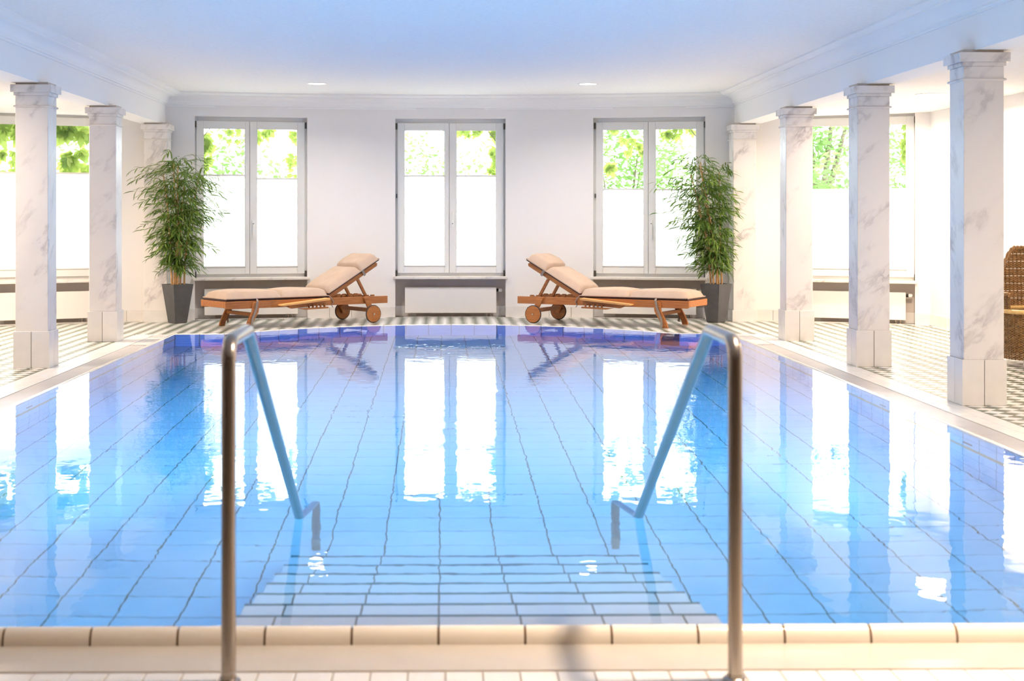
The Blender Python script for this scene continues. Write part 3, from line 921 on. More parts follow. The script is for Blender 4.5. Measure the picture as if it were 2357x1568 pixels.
# ------------------------------------------------------------------ ceiling lamps
LL = {0: 'round recessed downlight in front of the left far window', 1: 'round recessed downlight in front of the right far window',
      2: 'unseen round downlight placed to light the left middle of the pool', 3: 'unseen round downlight placed to light the right middle of the pool',
      4: 'added unseen downlight above the lower end of the left handrail, brightening the pool', 5: 'added unseen downlight above the lower end of the right handrail, brightening the pool',
      6: 'round recessed downlight over the deck post of the right handrail',
      7: 'wide round downlight in the right aisle ceiling beside the nearest column capital', 8: 'wide round downlight in the right aisle above the armchair',
      9: 'wide round downlight at the near end of the right aisle', 10: 'wide round downlight at the window end of the left aisle',
      11: 'wide round downlight halfway along the left aisle', 12: 'wide round downlight at the near end of the left aisle',
      13: 'added hidden downlight close to the right aisle window, brightening the wall there'}
for i, (x, y, z, pw, c, rr, spd) in enumerate(LAMPS):
    r = root('downlight', (x, y, z)); tag(r, LL[i], 'ceiling lamp', 'recessed downlights')
    m = MB(); n = 28
    prof = [(rr, .004), (rr+.014, .002), (rr+.016, -.004), (rr+.004, -.008), (rr-.006, -.006)]
    b0 = len(m.v)
    for a, h in prof:
        for j in range(n): t = 2*PI*j/n; m.v.append((a*math.cos(t), a*math.sin(t), h))
    for k in range(len(prof)-1):
        for j in range(n): m.f.append((k*n+j, k*n+(j+1) % n, (k+1)*n+(j+1) % n, (k+1)*n+j))
    m.build('rim', 'trim_paint', r, smooth=40)
    m = MB(); m.lathe([(rr-.004, -.002), (rr-.006, -.005)], n); m.build('diffuser', 'lamp_glow', r)
    d = bpy.data.lights.new('downlight_glow', 'AREA'); d.shape = 'DISK'; d.size = rr*1.8; d.energy = pw; d.color = c; d.spread = R_(spd)
    ob = bpy.data.objects.new('downlight_glow', d); col.objects.link(ob); ob.parent = r; ob.location = (0, 0, -.012)

# ------------------------------------------------------------------ handrails
def build_rail(x, label):
    r = root('handrail', (x, 3.935, DZ)); tag(r, label, 'handrail', 'handrails beside the pool steps')
    def fillet(pts, rad, n=7):
        out = [Vector(pts[0])]
        for a, b, c in zip(pts, pts[1:], pts[2:]):
            a, b, c = Vector(a), Vector(b), Vector(c)
            u = (a-b).normalized(); v = (c-b).normalized()
            ang = u.angle(v); t = rad/math.tan(ang/2)
            p, q = b+u*t, b+v*t
            bis = (u+v).normalized(); ctr = b+bis*(rad/math.sin(ang/2))
            for k in range(n+1):
                s = k/n; w0 = (p-ctr)*(1-s)+(q-ctr)*s; out.append(ctr+w0.normalized()*rad)
        out.append(Vector(pts[-1])); return out
    slope = .549
    path = [(0, 0, .0), (0, 0, .905), (0, .375, .905), (0, 6.66-3.935, .905-slope*(6.66-3.935-.375)), (0, 6.66-3.935, FZ-DZ)]
    path[3] = (0, 6.66-3.935, .905-slope*(2.725-.375))
    m = MB(); m.tube(fillet(path, .055), .0195, 20); m.build('tube', 'steel', r, smooth=50)
    f = MB(); f.lathe([(.033, 0), (.033, .005), (.029, .009), (.022, .011), (.022, .016)], 24); f.build('flange', 'steel', r, smooth=40)
build_rail(-.668, 'bent steel handrail left of the pool steps')
build_rail(.682, 'bent steel handrail right of the pool steps')

# ------------------------------------------------------------------ loungers
def pad_mesh(path, y0, y1, th, under, nu=18, nv=14, pin0=.35, pin1=.35):
    """padded cushion swept along path ((u,z) from foot to head); returns (top mesh, underside mesh)"""
    (u0, z0), (u1, z1) = path
    d = Vector((u1-u0, 0, z1-z0)); L = d.length; d.normalize(); nrm = Vector((-d.z, 0, d.x))
    top, bot = MB(), MB(); g = []
    for i in range(nu+1):
        s = i/nu; row = []
        for j in range(nv+1):
            t = j/nv
            es = max(0, 1-abs(2*s-1)**5)**.5; et = max(0, 1-abs(2*t-1)**6)**.5
            pin = pin0 if s < .5 else pin1
            h = th*et*(pin*min(1, es*1.6)+(1-pin)*es)
            h += .004*math.sin(9*s+5*t)*es*et
            p = Vector((u0, y0+(y1-y0)*t, z0))+d*(L*s)+nrm*(under+h)
            row.append(p)
        g.append(row)
    vs = [p for row in g for p in row]; W = nv+1
    top.add(vs, [(i*W+j, (i+1)*W+j, (i+1)*W+j+1, i*W+j+1) for i in range(nu) for j in range(nv)])
    # closing side down to the piping line
    c = [g[0][0], g[-1][0], g[-1][-1], g[0][-1]]
    dn = [p-nrm*.006 for p in c]
    top.add(c+dn, [(0, 1, 5, 4), (1, 2, 6, 5), (2, 3, 7, 6), (3, 0, 4, 7)])
    a = [Vector((u0, y0+.012, z0)), Vector((u1, y0+.012, z1)), Vector((u1, y1-.012, z1)), Vector((u0, y1-.012, z0))]
    b2 = [p+nrm*(under-.006) for p in [g[0][0]-nrm*under]*0+[Vector((u0, y0, z0)), Vector((u1, y0, z1)), Vector((u1, y1, z1)), Vector((u0, y1, z0))]]
    bot.add(a+b2, [(3, 2, 1, 0), (4, 5, 6, 7), (0, 1, 5, 4), (1, 2, 6, 5), (2, 3, 7, 6), (3, 0, 4, 7)])
    return top, bot
def build_lounger(x, y, rz, fl, label, clabel):
    """local u = foot to head, v = near rail to far rail, z above the deck; fl=-1 mirrors v"""
    M = Matrix.Scale(fl, 4, (0, 1, 0))
    W = .60; zt = .305; zl = .222
    r = root('sun_lounger', (x, y, DZ), rz); tag(r, label, 'sun lounger', 'wooden sun loungers by the far pool end')
    def put(mb, name, m, parent=r, **kw):
        mb.v = [tuple(M @ Vector(v)) for v in mb.v]
        return mb.build(name, m, parent, **kw)
    # side rails with rounded foot ends
    for v0 in (0, W-.034):
        m = MB(); m.prism([(0, zl+.02), (.004, zl+.008), (.02, zl), (2.1, zl), (2.1, zt), (0, zt)], 'y', v0, v0+.034)
        put(m, 'side_rail', 'teak', bevel=.003)
    m = MB(); m.prism([(-.004, zl+.03), (.01, zl+.005), (.07, zl), (.07, zt-.045), (.05, zt-.02), (.03, zt), (-.004, zt)], 'y', .034, W-.034)
    m = MB(); m.box(-.002, .03, .0341, W-.0341, zl+.012, zt-.001); put(m, 'foot_rail', 'teak', bevel=.004)
    m = MB(); m.box(.03, .11, .0345, W-.0345, zt-.018, zt); put(m, 'foot_slat', 'teak_pale', bevel=.003)
    u = .13
    while u < 1.26:
        m = MB(); m.box(u, u+.055, .0345, W-.0345, zt-.02, zt-.002); put(m, 'slat', 'teak', bevel=.002, seg=1); u += .075
    m = MB(); m.box(2.02, 2.05, .0345, W-.0345, zl+.012, zt-.012); put(m, 'head_rail', 'teak', bevel=.003)
    # raised backrest
    hu, hz = 1.30, zt-.012; an = R_(29.5); ca, sa = math.cos(an), math.sin(an); Lb = .79
    def bp(s, h=0): return (hu+ca*s-sa*h, hz+sa*s+ca*h)
    for v0 in (.042, W-.042-.032):
        a, b, c, d = bp(0, -.02), bp(Lb-.02, -.02), bp(Lb, .005), bp(Lb-.02, .028); e = bp(0, .028)
        m = MB(); m.prism([a, b, c, d, e], 'y', v0, v0+.032); put(m, 'backrest_rail', 'teak', bevel=.003)
    s = .06
    while s < Lb-.06:
        a, b, c, d = bp(s, .005), bp(s+.055, .005), bp(s+.055, .026), bp(s, .026)
        m = MB(); m.prism([a, b, c, d], 'y', .0745, W-.0745); put(m, 'backrest_slat', 'teak', bevel=.002, seg=1); s += .09
    # prop struts that hold the backrest, and the notched rails they stand in
    for v0 in (.10, W-.13):
        p, q = bp(.50, -.03), (1.885, zt-.03)
        m = MB(); m.bar((p[0], v0+.012, p[1]), (q[0], v0+.012, q[1]), .024, .034, (1, 0, .4)); put(m, 'prop', 'teak', bevel=.003)
        n = MB(); prof = [(1.52, zl+.02), (2.02, zl+.02)]
        for k in range(6):
            uu = 2.0-.08*k; prof += [(uu, zt+.012), (uu-.045, zt+.012), (uu-.05, zt-.012), (uu-.07, zt-.012)]
        prof.append((1.52, zt-.012)); n.prism(prof, 'y', v0+.03, v0+.048); put(n, 'notched_rail', 'teak')
        m = MB(); c0 = bp(.50, -.03); m.tube([(c0[0], v0-.03, c0[1]), (c0[0], v0+.06, c0[1])], .009, 10); put(m, 'pivot', 'steel')
    # splayed legs at the foot end
    for v0 in (-.028, W+.0005):
        pr = [(.395, zt-.012), (.335, zt-.012), (.325, zt-.03), (.315, .19), (.268, .10), (.242, .04), (.232, 0), (.302, 0), (.312, .045), (.345, .10), (.392, .18), (.405, zt-.03)]
        m = MB(); m.prism(list(reversed(pr)), 'y', v0, v0+.0275); put(m, 'leg', 'teak', bevel=.004)
        b = MB(); b.lathe([(.008, 0), (.008, .003), (.004, .005)], 12, Matrix.Translation((.365, v0 if v0 < 0 else v0+.0275, .265)) @ Matrix.Rotation(PI/2 if v0 < 0 else -PI/2, 4, 'X')); put(b, 'bolt', 'steel')
    m = MB(); m.bar((.33, -.0005, .155), (.33, W+.0005, .155), .028, .04); put(m, 'leg_stretcher', 'teak', bevel=.003)
    # wheels on short legs, joined by a bar
    wu, wz, wr = 1.875, .104, .104
    for v0, s_ in ((-.030, -1), (W+.0005, 1)):
        pr = [(1.755, zt-.008), (1.77, zt-.002), (1.815, zt-.002), (1.83, zt-.01), (1.905, .11), (1.895, .08), (1.855, .08), (1.845, .11)]
        m = MB(); m.prism(pr, 'y', v0, v0+.0295); put(m, 'wheel_leg', 'teak', bevel=.003)
        vc = v0-.025 if s_ < 0 else v0+.0295
        disc = MB(); disc.lathe([(.093, 0), (.095, .004), (.095, .02), (.093, .024)], 40, Matrix.Translation((wu, vc, wz)), 'y')
        wh = put(disc, 'wheel', 'teak', smooth=40)
        t = MB(); t.tube([(wu+.097*math.cos(a), vc+.012, wz+.097*math.sin(a)) for a in [2*PI*k/40 for k in range(40)]], .0075, 8, closed=True)
        put(t, 'tyre', 'rubber', wh, smooth=60)
        h = MB(); h.lathe([(.011, -.008 if s_ < 0 else .018), (.013, .0), (.013, .024), (.011, .032 if s_ > 0 else .026)], 16, Matrix.Translation((wu, vc, wz)), 'y'); put(h, 'hub', 'steel', wh, smooth=40)
    m = MB(); m.bar((1.84, -.0005, .15), (1.84, W+.0005, .15), .03, .045); put(m, 'wheel_stretcher', 'teak', bevel=.003)
    # folding side tray hung on the near rail: slanted pale board, bearer and slotted block
    m = MB(); m.prism([(.64, .245), (.66, .238), (1.255, .287), (1.255, .312), (.65, .258)], 'y', -.115, -.002); put(m, 'tray', 'teak_pale', bevel=.003)
    m = MB(); m.prism([(.75, .225), (.80, .205), (1.25, .235), (1.25, .284), (.78, .247)], 'y', -.045, -.003); put(m, 'tray_bearer', 'teak', bevel=.002)
    m = MB(); m.prism([(.86, .205), (.95, .188), (1.25, .195), (1.25, .212)], 'y', -.085, -.05); put(m, 'tray_slide', 'teak', bevel=.002)
    for k in range(5):
        m = MB(); m.box(1.0+.05*k, 1.013+.05*k, -.078, -.052, .206, .238); put(m, 'tray_peg', 'teak')
    # the cushion lies on it: a thing of its own
    c = root('lounger_cushion', (x, y, DZ), rz); tag(c, clabel, 'cushion', 'beige cushions on the sun loungers')
    ys0, ys1 = .015, W-.015
    base = zt+.001
    b0 = bp(.045, .03); b1 = bp(.55, .03); b2 = bp(.82, .03)
    segs = [((.02, base), (.72, base), .085, .028, .3, .25), ((.72, base), (1.315, base), .085, .028, .25, .45),
            (b0, b1, .080, .022, .4, .35), (b1, b2, .095, .022, .35, .2)]
    for k, (a, b, th, un, p0, p1) in enumerate(segs):
        t, u_ = pad_mesh((a, b), ys0, ys1, th, un, pin0=p0, pin1=p1)
        nm = ('leg_pad', 'seat_pad', 'back_pad', 'head_pad')[k]
        po = put(t, nm, 'cushion_fabric', c, smooth=60)
        put(u_, 'underside', 'cushion_under', po)
        pp = MB(); z_ = un-.002
        d = Vector((b[0]-a[0], 0, b[1]-a[1])).normalized(); nn = Vector((-d.z, 0, d.x))*z_
        q = [Vector((a[0], ys0, a[1]))+nn, Vector((b[0], ys0, b[1]))+nn, Vector((b[0], ys1, b[1]))+nn, Vector((a[0], ys1, a[1]))+nn]
        pp.tube(q, .006, 6, closed=True); put(pp, 'piping', 'cushion_fabric', po, smooth=60)
    def ribbon(pts, wd, name='strap'):
        m = MB()
        for a, b in zip(pts, pts[1:]):
            a, b = Vector(a), Vector(b)
            m.bar(a, b, wd, .002, (0, 1, 0))
        put(m, name, 'strap_cloth', c)
    ribbon([(.385, -.003, .325), (.375, -.032, .30), (.36, -.034, .22), (.335, -.036, .16), (.31, -.034, .10), (.30, -.04, .02)], .026)
    ribbon([(.36, W+.003, .325), (.34, W+.03, .27), (.33, W+.034, .15), (.36, W+.045, .03)], .026)
    m = MB(); m.tube([(1.32, .01, .325), (1.335, -.006, .30), (1.36, -.012, .26), (1.33, -.015, .225), (1.35, -.008, .20)], .005, 6); put(m, 'tie_cord', 'strap_cloth', c, smooth=60)
    a = bp(.56, .05); b = bp(.57, -.03)
    ribbon([(a[0], .012, a[1]), (b[0], .036, b[1])], .03)
build_lounger(-2.455, 16.07, R_(35.2), 1, 'teak sun lounger on wheels, raised back to the right, beside the left bamboo',
              'beige padded cushion with headrest on the lounger beside the left bamboo')
# the right lounger points the other way: its mirrored twin
build_lounger(2.60, 16.14, R_(180-29.6), -1, 'teak sun lounger on wheels, raised back to the left, beside the right bamboo',
              'beige padded cushion with headrest on the lounger beside the right bamboo')

# ------------------------------------------------------------------ bamboo plants
def leaf_mesh(L, wd, droop, twist):
    m = MB(); n = 4; vs = []
    for i in range(n+1):
        s = i/n; hw = wd/2*math.sin(PI*min(1, (s*.92+.06)))**.8 if i < n else 0
        x = L*s*(1-.12*droop*s); z = -droop*L*.5*s*s
        a = twist*s
        vs += [(x, -hw*math.cos(a), z+.25*hw-hw*math.sin(a)), (x, 0, z), (x, hw*math.cos(a), z+.25*hw+hw*math.sin(a))]
    fs = []
    for i in range(n):
        for k in (0, 1): fs.append((i*3+k, (i+1)*3+k, (i+1)*3+k+1, i*3+k+1))
    m.add(vs, fs); return m
def build_bamboo(x, y, rz, label, seed, prof, lean, bias):
    rnd = random.Random(seed)
    r = root('potted_bamboo', (x, y, DZ), 0); tag(r, label, 'plant', 'bamboo plants at the window wall')
    Rz = Matrix.Rotation(rz, 4, 'Z')
    # tapered square pot
    zt, at, ab, th = .452, .132, .078, .012
    m = MB()
    def sq(h, z): return [Rz @ Vector((sx*h, sy*h, z)) for sx, sy in ((-1, -1), (1, -1), (1, 1), (-1, 1))]
    L = [sq(ab-.006, 0), sq(ab-.006, .006), sq(ab, .0065), sq(at, zt), sq(at-th, zt), sq(at-th-.02, zt-.06)]
    vs = [v for l in L for v in l]; fs = [(3, 2, 1, 0)]
    for k in range(len(L)-1):
        for j in range(4): fs.append((k*4+j, k*4+(j+1) % 4, (k+1)*4+(j+1) % 4, (k+1)*4+j))
    m.add(vs, fs); m.build('pot', 'pot_grey', r)
    m = MB(); s4 = sq(at-th-.006, zt-.03); m.add(s4, [(0, 1, 2, 3)]); m.build('soil', 'soil', r)
    me_l = [leaf_mesh(.095+.025*k/3, .0135+.002*(k % 2), .25+.3*(k % 3), .5*(k % 2)).mesh('leaf', smooth=60) for k in range(6)]
    for q in me_l: q.materials.append(MATS['bamboo_leaf'])
    mbs = [leaf_mesh(.095+.025*k/3, .0135+.002*(k % 2), .25+.3*(k % 3), .5*(k % 2)) for k in range(6)]
    leaves = []; twigs = MB()
    canes = [(-.055, -.02, 1.75), (-.02, .03, 1.90), (.005, -.035, 1.86), (.025, -.01, 1.62), (.07, .02, 1.78), (-.03, -.05, 1.35)]
    for cx, cyy, top in canes:
        tx = cx+lean*.25+rnd.uniform(-.10, .10)+cx*1.6; ty = cyy+rnd.uniform(-.06, .06)
        pts = []
        for k in range(9):
            s = k/8; z = zt-.03+(top-zt)*s
            pts.append(Vector((cx+(tx-cx)*s**1.5+.008*math.sin(5*s+cx*40), cyy+(ty-cyy)*s**1.5, z)))
        m = MB(); m.tube(pts, [.0115-.0065*k/8 for k in range(9)], 8)
        for k in range(1, 8):
            p = pts[k]; m.tube([p-Vector((0, 0, .003)), p+Vector((0, 0, .003))], .0135-.0065*k/8, 8)
        m.build('cane', 'cane', r, smooth=50)
        nz = int((top-.55)/.0195)
        for k in range(nz):
            s = .12+.88*(k+rnd.random())/nz
            f = s*8; i0 = min(7, int(f)); p = pts[i0].lerp(pts[i0+1], f-i0)
            wdt = 0
            for (z0, w0), (z1, w1) in zip(prof, prof[1:]):
                if z0 <= p.z <= z1: wdt = w0+(w1-w0)*(p.z-z0)/(z1-z0)
            if wdt <= 0: continue
            ang = rnd.uniform(0, 2*PI); reach = wdt*rnd.uniform(.35, 1.2)
            dx, dy = math.cos(ang), math.sin(ang)*.8
            tip = Vector((dx*reach-p.x*.3+bias*reach/.4, dy*min(reach, .34)-p.y*.3, 0)); up = rnd.uniform(.05, .16)
            tw = [p]
            for q in range(1, 6):
                t = q/5; tw.append(p+tip*t+Vector((0, 0, up*math.sin(t*2.2)-.05*t*t)))
            twigs.tube(tw, [.0022, .002, .0018, .0016, .0012, .001], 4, cap=False)
            nl = rnd.randint(8, 11)
            for q in range(nl):
                t = .35+.65*q/(nl-1); ff = t*5; j0 = min(4, int(ff)); pos = tw[j0].lerp(tw[j0+1], ff-j0)
                dirv = (tw[j0+1]-tw[j0]).normalized()
                a0 = math.atan2(dirv.y, dirv.x)+(1 if q % 2 else -1)*rnd.uniform(.25, .95)*(1 if q < nl-1 else .2)
                pitch = rnd.uniform(-.25, .75)
                sc_ = rnd.uniform(.75, 1.12)
                Mx = Matrix.Translation(pos) @ Matrix.Rotation(a0, 4, 'Z') @ Matrix.Rotation(pitch, 4, 'Y') @ Matrix.Rotation(rnd.uniform(-.7, .7), 4, 'X') @ Matrix.Scale(sc_, 4)
                leaves.append((pos.y-.0, rnd.randrange(6), Mx))
    twigs.build('twigs', 'twig', r)
    leaves.sort(key=lambda t: t[0])
    rest = MB()
    for k, (d, i, Mx) in enumerate(leaves):
        if k < 300:
            o = bpy.data.objects.new('leaf', me_l[i]); col.objects.link(o); o.parent = r; o.matrix_local = Mx
        else:
            rest.add([Mx @ Vector(v) for v in mbs[i].v], mbs[i].f)
    stuff(rest.build('foliage', 'bamboo_leaf', r, fix=False, smooth=60))
build_bamboo(-3.16, 17.12, R_(41), 'tall bamboo in a tapered grey pot against the left pilaster', 3,
             [(.52, .24), (.8, .30), (1.0, .34), (1.3, .43), (1.65, .47), (1.9, .30), (2.1, .12)], .12, .03)
build_bamboo(3.085, 17.15, R_(46), 'tall yellowish-lit bamboo in a tapered grey pot against the right pilaster', 11,
             [(.56, .22), (.8, .30), (1.0, .34), (1.3, .40), (1.65, .44), (1.9, .28), (2.1, .12)], -.60, -.11)

# ------------------------------------------------------------------ wicker armchair (cut by the right edge of the photograph)
def build_chair(x, y, rz):
    r = root('wicker_armchair', (x, y, DZ), rz); tag(r, 'woven brown wicker armchair behind the nearest right column', 'armchair')
    A, B, ex = .40, .37, 3.2
    def plan(t, k=1):
        c, s = math.cos(t), math.sin(t)
        rr = (abs(c/A)**ex+abs(s/B)**ex)**(-1/ex)
        return Vector((c*rr*k, s*rr*k, 0))
    n = 132
    def strand(z, t0, t1, amp, rad, ph, kx, mb, zf=None, seg=None):
        seg = seg or n; pts = []
        for i in range(seg+1):
            t = t0+(t1-t0)*i/seg
            p = plan(t, kx(z)); nrm = Vector((math.cos(t), math.sin(t), 0))
            zz = z if zf is None else zf(t)
            pts.append(p+nrm*(amp*(1 if (i+ph) % 2 else -1))+Vector((0, 0, zz)))
        mb.tube(pts, rad, 4)
    kx = lambda z: .94+.06*min(1, z/.42)
    m = MB(); z = .062; k = 0
    while z < .425:
        strand(z, 0, 2*PI, .0055, .0048, k % 2, kx, m); z += .0098; k += 1
    stuff(m.build('apron_weave', 'rattan', r, smooth=60))
    m = MB()
    for i in range(0, n, 2):
        t = 2*PI*i/n; a = plan(t, kx(.06)); b = plan(t, kx(.42)); m.tube([a+Vector((0, 0, .055)), b+Vector((0, 0, .43))], .004, 5)
    stuff(m.build('apron_stakes', 'rattan_dark', r))
    m = MB(); m.tube([plan(2*PI*i/64, 1.01)+Vector((0, 0, .452)) for i in range(64)], .019, 8, closed=True); m.build('seat_rim', 'pale_cane', r, smooth=60)
    m = MB()
    for i in range(24):
        a = -A*.93+2*A*.93*i/23; h = B*.93*max(0, (1-abs(a/A)**ex))**(1/ex)
        if h > .03: m.box(a-.014, a+.014, -h, h, .435, .443)
    stuff(m.build('seat_weave', 'rattan', r))
    # back and arms: shell round the rear and the sides, rim sweeping down to the front
    def top(t):   # t: angle, PI/2 is the back
        d = abs(math.atan2(math.sin(t-PI/2), math.cos(t-PI/2)))
        s = min(1, max(0, (d-.30)/.50)); s = s*s*(3-2*s)
        q = min(1, max(0, (d-.8)/.9))
        return .965*(1-s)+.66*s-.07*q
    t0, t1 = PI/2-2.05, PI/2+2.05
    kb = lambda z: 1.0+.10*max(0, z-.46)
    m = MB(); nn = 96; z = .475; k = 0
    while z < .96:
        # strand runs only where the rim is higher
        run = []
        for i in range(nn+1):
            t = t0+(t1-t0)*i/nn
            if top(t) > z+.004:
                nrm = Vector((math.cos(t), math.sin(t), 0))
                run.append(plan(t, kb(z))+nrm*(.005*(1 if (i+k) % 2 else -1))+Vector((0, 0, z)))
            else:
                if len(run) > 2: m.tube(run, .0044, 4)
                run = []
        if len(run) > 2: m.tube(run, .0044, 4)
        z += .0088 if k % 7 < 6 else .0105; k += 1
    stuff(m.build('back_weave', 'rattan', r, smooth=60))
    m = MB()
    for i in range(0, nn+1, 2):
        t = t0+(t1-t0)*i/nn
        for dt in (-.006, .006):
            m.tube([plan(t+dt, kb(.46))+Vector((0, 0, .46)), plan(t+dt, kb(.7))+Vector((0, 0, min(.7, top(t)-.01))), plan(t+dt, kb(top(t)))+Vector((0, 0, top(t)))], .0034, 4)
    stuff(m.build('back_stakes', 'rattan_dark', r))
    m = MB()
    for s in range(3):   # braided rim
        pts = []
        for i in range(121):
            t = t0+(t1-t0)*i/120; a = i*.9+s*2*PI/3
            nrm = Vector((math.cos(t), math.sin(t), 0))
            pts.append(plan(t, kb(top(t)))+nrm*(.012*math.cos(a))+Vector((0, 0, top(t)+.012*math.sin(a))))
        m.tube(pts, .010, 6)
    m.build('braided_rim', 'rattan', r, smooth=60)
    for sx in (-1, 1):
        for sy in (-1, 1):
            f = MB(); f.lathe([(.017, 0), (.017, .01), (.014, .014), (.014, .07)], 14, Matrix.Translation((sx*.30, sy*.30, 0))); f.build('foot', 'steel', r, smooth=40)
build_chair(4.95, 12.28, 0)

# ------------------------------------------------------------------ outdoors: ground, creeper at the windows, shrubs and a tree
m = MB(); m.box(-40, 40, 18.9, 60, -1.0, -.5); o = m.build('ground', 'bounce_ground'); tag(o, 'unseen ground outside the windows, made pale to bounce daylight', 'ground', kind='structure')
def creeper_leaf():
    m = MB(); n = 5; pts = [(0, 0, 0)]
    for k in range(n):
        a = -1.25+2.5*k/(n-1); L = (.075, .1, .125, .1, .075)[k]
        d = Vector((math.sin(a), 0, -math.cos(a))); s = Vector((d.z, 0, -d.x))
        b = Vector((0, 0, 0)); w_ = L*.24
        c = [b, b+d*L*.45+s*w_+Vector((0, .006, 0)), b+d*L*.75+s*w_*.75, b+d*L, b+d*L*.75-s*w_*.75, b+d*L*.45-s*w_+Vector((0, .006, 0))]
        mid = b+d*L*.55+Vector((0, -.008, 0))
        i0 = len(m.v); m.v += [tuple(q) for q in c]+[tuple(mid)]
        for j in range(6): m.f.append((i0+j, i0+(j+1) % 6, i0+6))
    me = m.mesh('leaf', smooth=50); me.materials.append(MATS['vine_leaf']); return me
CL = creeper_leaf()
# per window: clusters (x0, x1, z0, z1, number, size)
VINES = [
    ('climbing vine framing the left aisle window', [(-.62, .62, 2.12, 2.34, 44, 1.5), (.32, .62, 1.62, 2.1, 20, 1.4), (-.62, -.25, 1.65, 2.1, 22, 1.3)]),
    ('climbing vine at the window behind the left bamboo', [(-.62, -.42, 1.68, 2.26, 22, 1.15), (-.4, -.1, 2.12, 2.3, 9, .7), (.02, .30, 2.17, 2.32, 8, 1.3), (.50, .62, 1.7, 2.3, 12, .8)]),
    ('climbing vine on the right edge of the middle window', [(.50, .62, 1.72, 2.3, 24, .9), (.1, .5, 2.22, 2.32, 10, .9)]),
    ('climbing vine hanging over the window behind the right bamboo', [(-.35, -.08, 2.0, 2.22, 10, .95), (-.56, -.46, 1.72, 1.90, 4, 1.2), (.10, .58, 2.2, 2.32, 14, .9), (-.5, -.4, 2.26, 2.32, 2, .9)]),
    ('climbing vine on the right edge of the right aisle window', [(.48, .62, 1.55, 2.32, 26, .9)])]
rv = random.Random(5)
for i, (lab, cl) in enumerate(VINES):
    phi = R_(WPH[i]); x, y = arc(phi, RW*math.cos(HALF))
    r = root('climbing_vine', (x, y, 0), -phi); tag(r, lab, 'vine', 'vines outside the windows')
    st = MB()
    sx = -1 if i in (0, 1) else 1
    st.tube([(sx*.66, .42, -.5), (sx*.64, .43, .8), (sx*.62, .42, 1.6), (sx*.60, .43, 2.1), (sx*.45, .44, 2.30), (-sx*.2, .44, 2.33), (-sx*.62, .43, 2.30)], .007, 6)
    st.build('stem', 'bark', r, smooth=60)
    for x0, x1, z0, z1, n, s in cl:
        for k in range(n):
            o = bpy.data.objects.new('leaf', CL); col.objects.link(o); o.parent = r
            o.location = (rv.uniform(x0, x1), rv.uniform(.40, .52), rv.uniform(z0, z1))
            o.rotation_euler = (rv.uniform(-.5, .5), rv.uniform(-.6, .6), rv.uniform(-.9, .9)); q = s*rv.uniform(.75, 1.2); o.scale = (q, q, q)
def foliage(mb, rnd, c, rad, n, size):
    for k in range(n):
        while True:
            p = Vector((rnd.uniform(-1, 1), rnd.uniform(-1, 1), rnd.uniform(-1, 1)))
            if .15 < p.length < 1: break
        p = Vector((p.x*rad[0], p.y*rad[1], p.z*rad[2]))+Vector(c)
        M = Matrix.Translation(p) @ Matrix.Rotation(rnd.uniform(0, 6.28), 4, 'Z') @ Matrix.Rotation(rnd.uniform(-.9, .9), 4, 'X') @ Matrix.Rotation(rnd.uniform(-.9, .9), 4, 'Y')
        s = size*rnd.uniform(.6, 1.3)
        mb.add([M @ Vector(v) for v in ((-s, 0, 0), (-.2*s, -.42*s, .05*s), (s, 0, 0), (-.2*s, .42*s, .05*s))], [(0, 1, 2, 3)])
rt = random.Random(21)
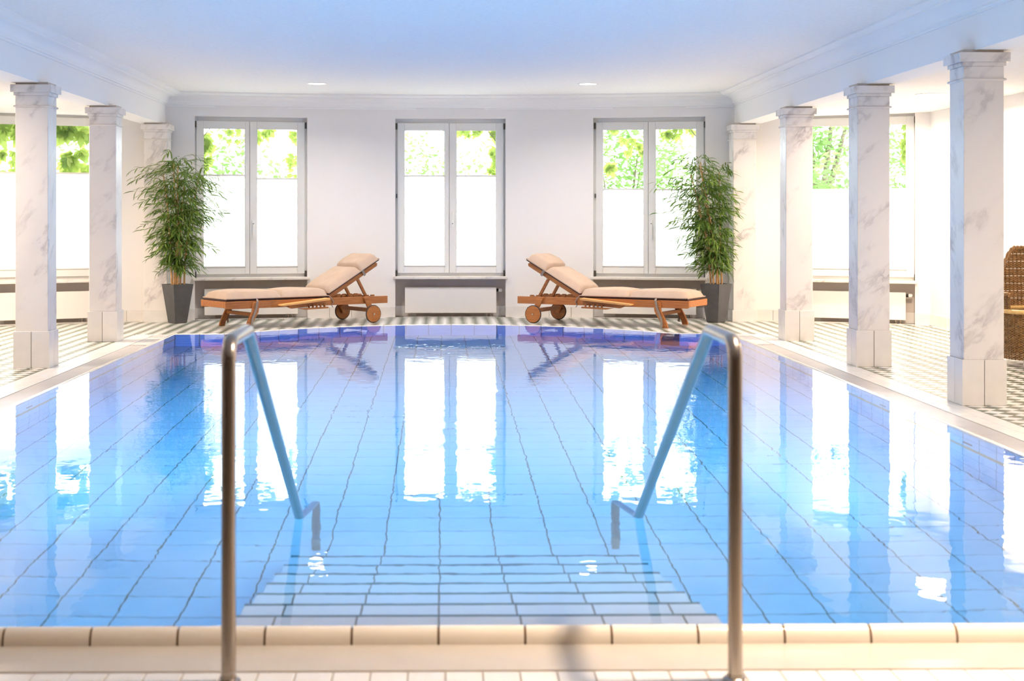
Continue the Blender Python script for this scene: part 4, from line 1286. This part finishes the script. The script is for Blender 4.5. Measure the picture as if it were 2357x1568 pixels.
def build_tree(x, y, h, cr, n, label, name='garden_tree', trunk=True, size=.075):
    r = root(name, (x, y, -.5)); tag(r, label, 'tree' if trunk else 'shrub', 'trees and shrubs in the garden')
    if trunk:
        m = MB(); m.tube([(0, 0, 0), (.02, 0, h*.3), (-.03, .02, h*.5)], [.16, .13, .12], 10); m.build('trunk', 'bark', r, smooth=60)
        for a, b, c in ((-.5, .1, .85), (.55, .2, .9), (.15, -.3, .95), (-.2, .3, 1.0)):
            m = MB(); m.tube([(-.03, .02, h*.48), (a*.45-.02, b*.4, h*.62), (a, b, h*c)], [.09, .06, .025], 8); m.build('branch', 'bark', r, smooth=60)
    for k in range(4):
        m = MB(); c = (rt.uniform(-.5, .5)*cr, rt.uniform(-.4, .4)*cr, h*rt.uniform(.68, .95)) if trunk else (rt.uniform(-.5, .5)*cr, rt.uniform(-.3, .3)*cr, h*rt.uniform(.55, .88))
        if not trunk:
            t_ = MB(); t_.tube([(c[0]*.2, c[1]*.2, 0), (c[0]*.6, c[1]*.7, c[2]*.6), c], [.03, .022, .01], 6); t_.build('stem', 'bark', r, smooth=60)
        foliage(m, rt, c, (cr*.7, cr*.6, h*(.22 if trunk else .35)), n//4, size)
        stuff(m.build('foliage', 'tree_leaf', r, fix=False))
def at_px(px, Y): return (px-1018)/3400*Y-.1
build_tree(at_px(1893, 27), 27, 3.9, 1.7, 2600, 'forked garden tree seen through the right aisle window')
build_tree(at_px(2085, 29), 29, 3.6, 1.2, 1500, 'garden shrub beside the vine in the right aisle window', 'garden_shrub', False)
build_tree(at_px(1890, 24), 24, 2.3, 1.1, 1300, 'low shrub below the forked tree in the right aisle window', 'garden_shrub', False)
build_tree(at_px(1430, 28), 28, 3.6, 1.2, 1900, 'garden shrub in the left pane of the window behind the right bamboo', 'garden_shrub', False)
build_tree(at_px(1560, 30), 30, 3.4, 1.0, 1000, 'pale garden shrub in the right pane of the window behind the right bamboo', 'garden_shrub', False)
build_tree(at_px(970, 30), 30, 3.2, .9, 800, 'pale garden shrub in the left pane of the middle window', 'garden_shrub', False)
build_tree(at_px(1095, 31), 31, 3.2, 1.0, 700, 'pale garden shrub in the right pane of the middle window', 'garden_shrub', False)
build_tree(at_px(520, 26), 26, 3.0, .9, 1300, 'garden shrub in the left pane of the window behind the left bamboo', 'garden_shrub', False)
build_tree(at_px(640, 27), 27, 2.4, 1.0, 1100, 'low garden shrub in the right pane of the window behind the left bamboo', 'garden_shrub', False)
build_tree(at_px(170, 28), 28, 3.2, 1.3, 1300, 'pale garden shrub outside the left aisle window', 'garden_shrub', False)
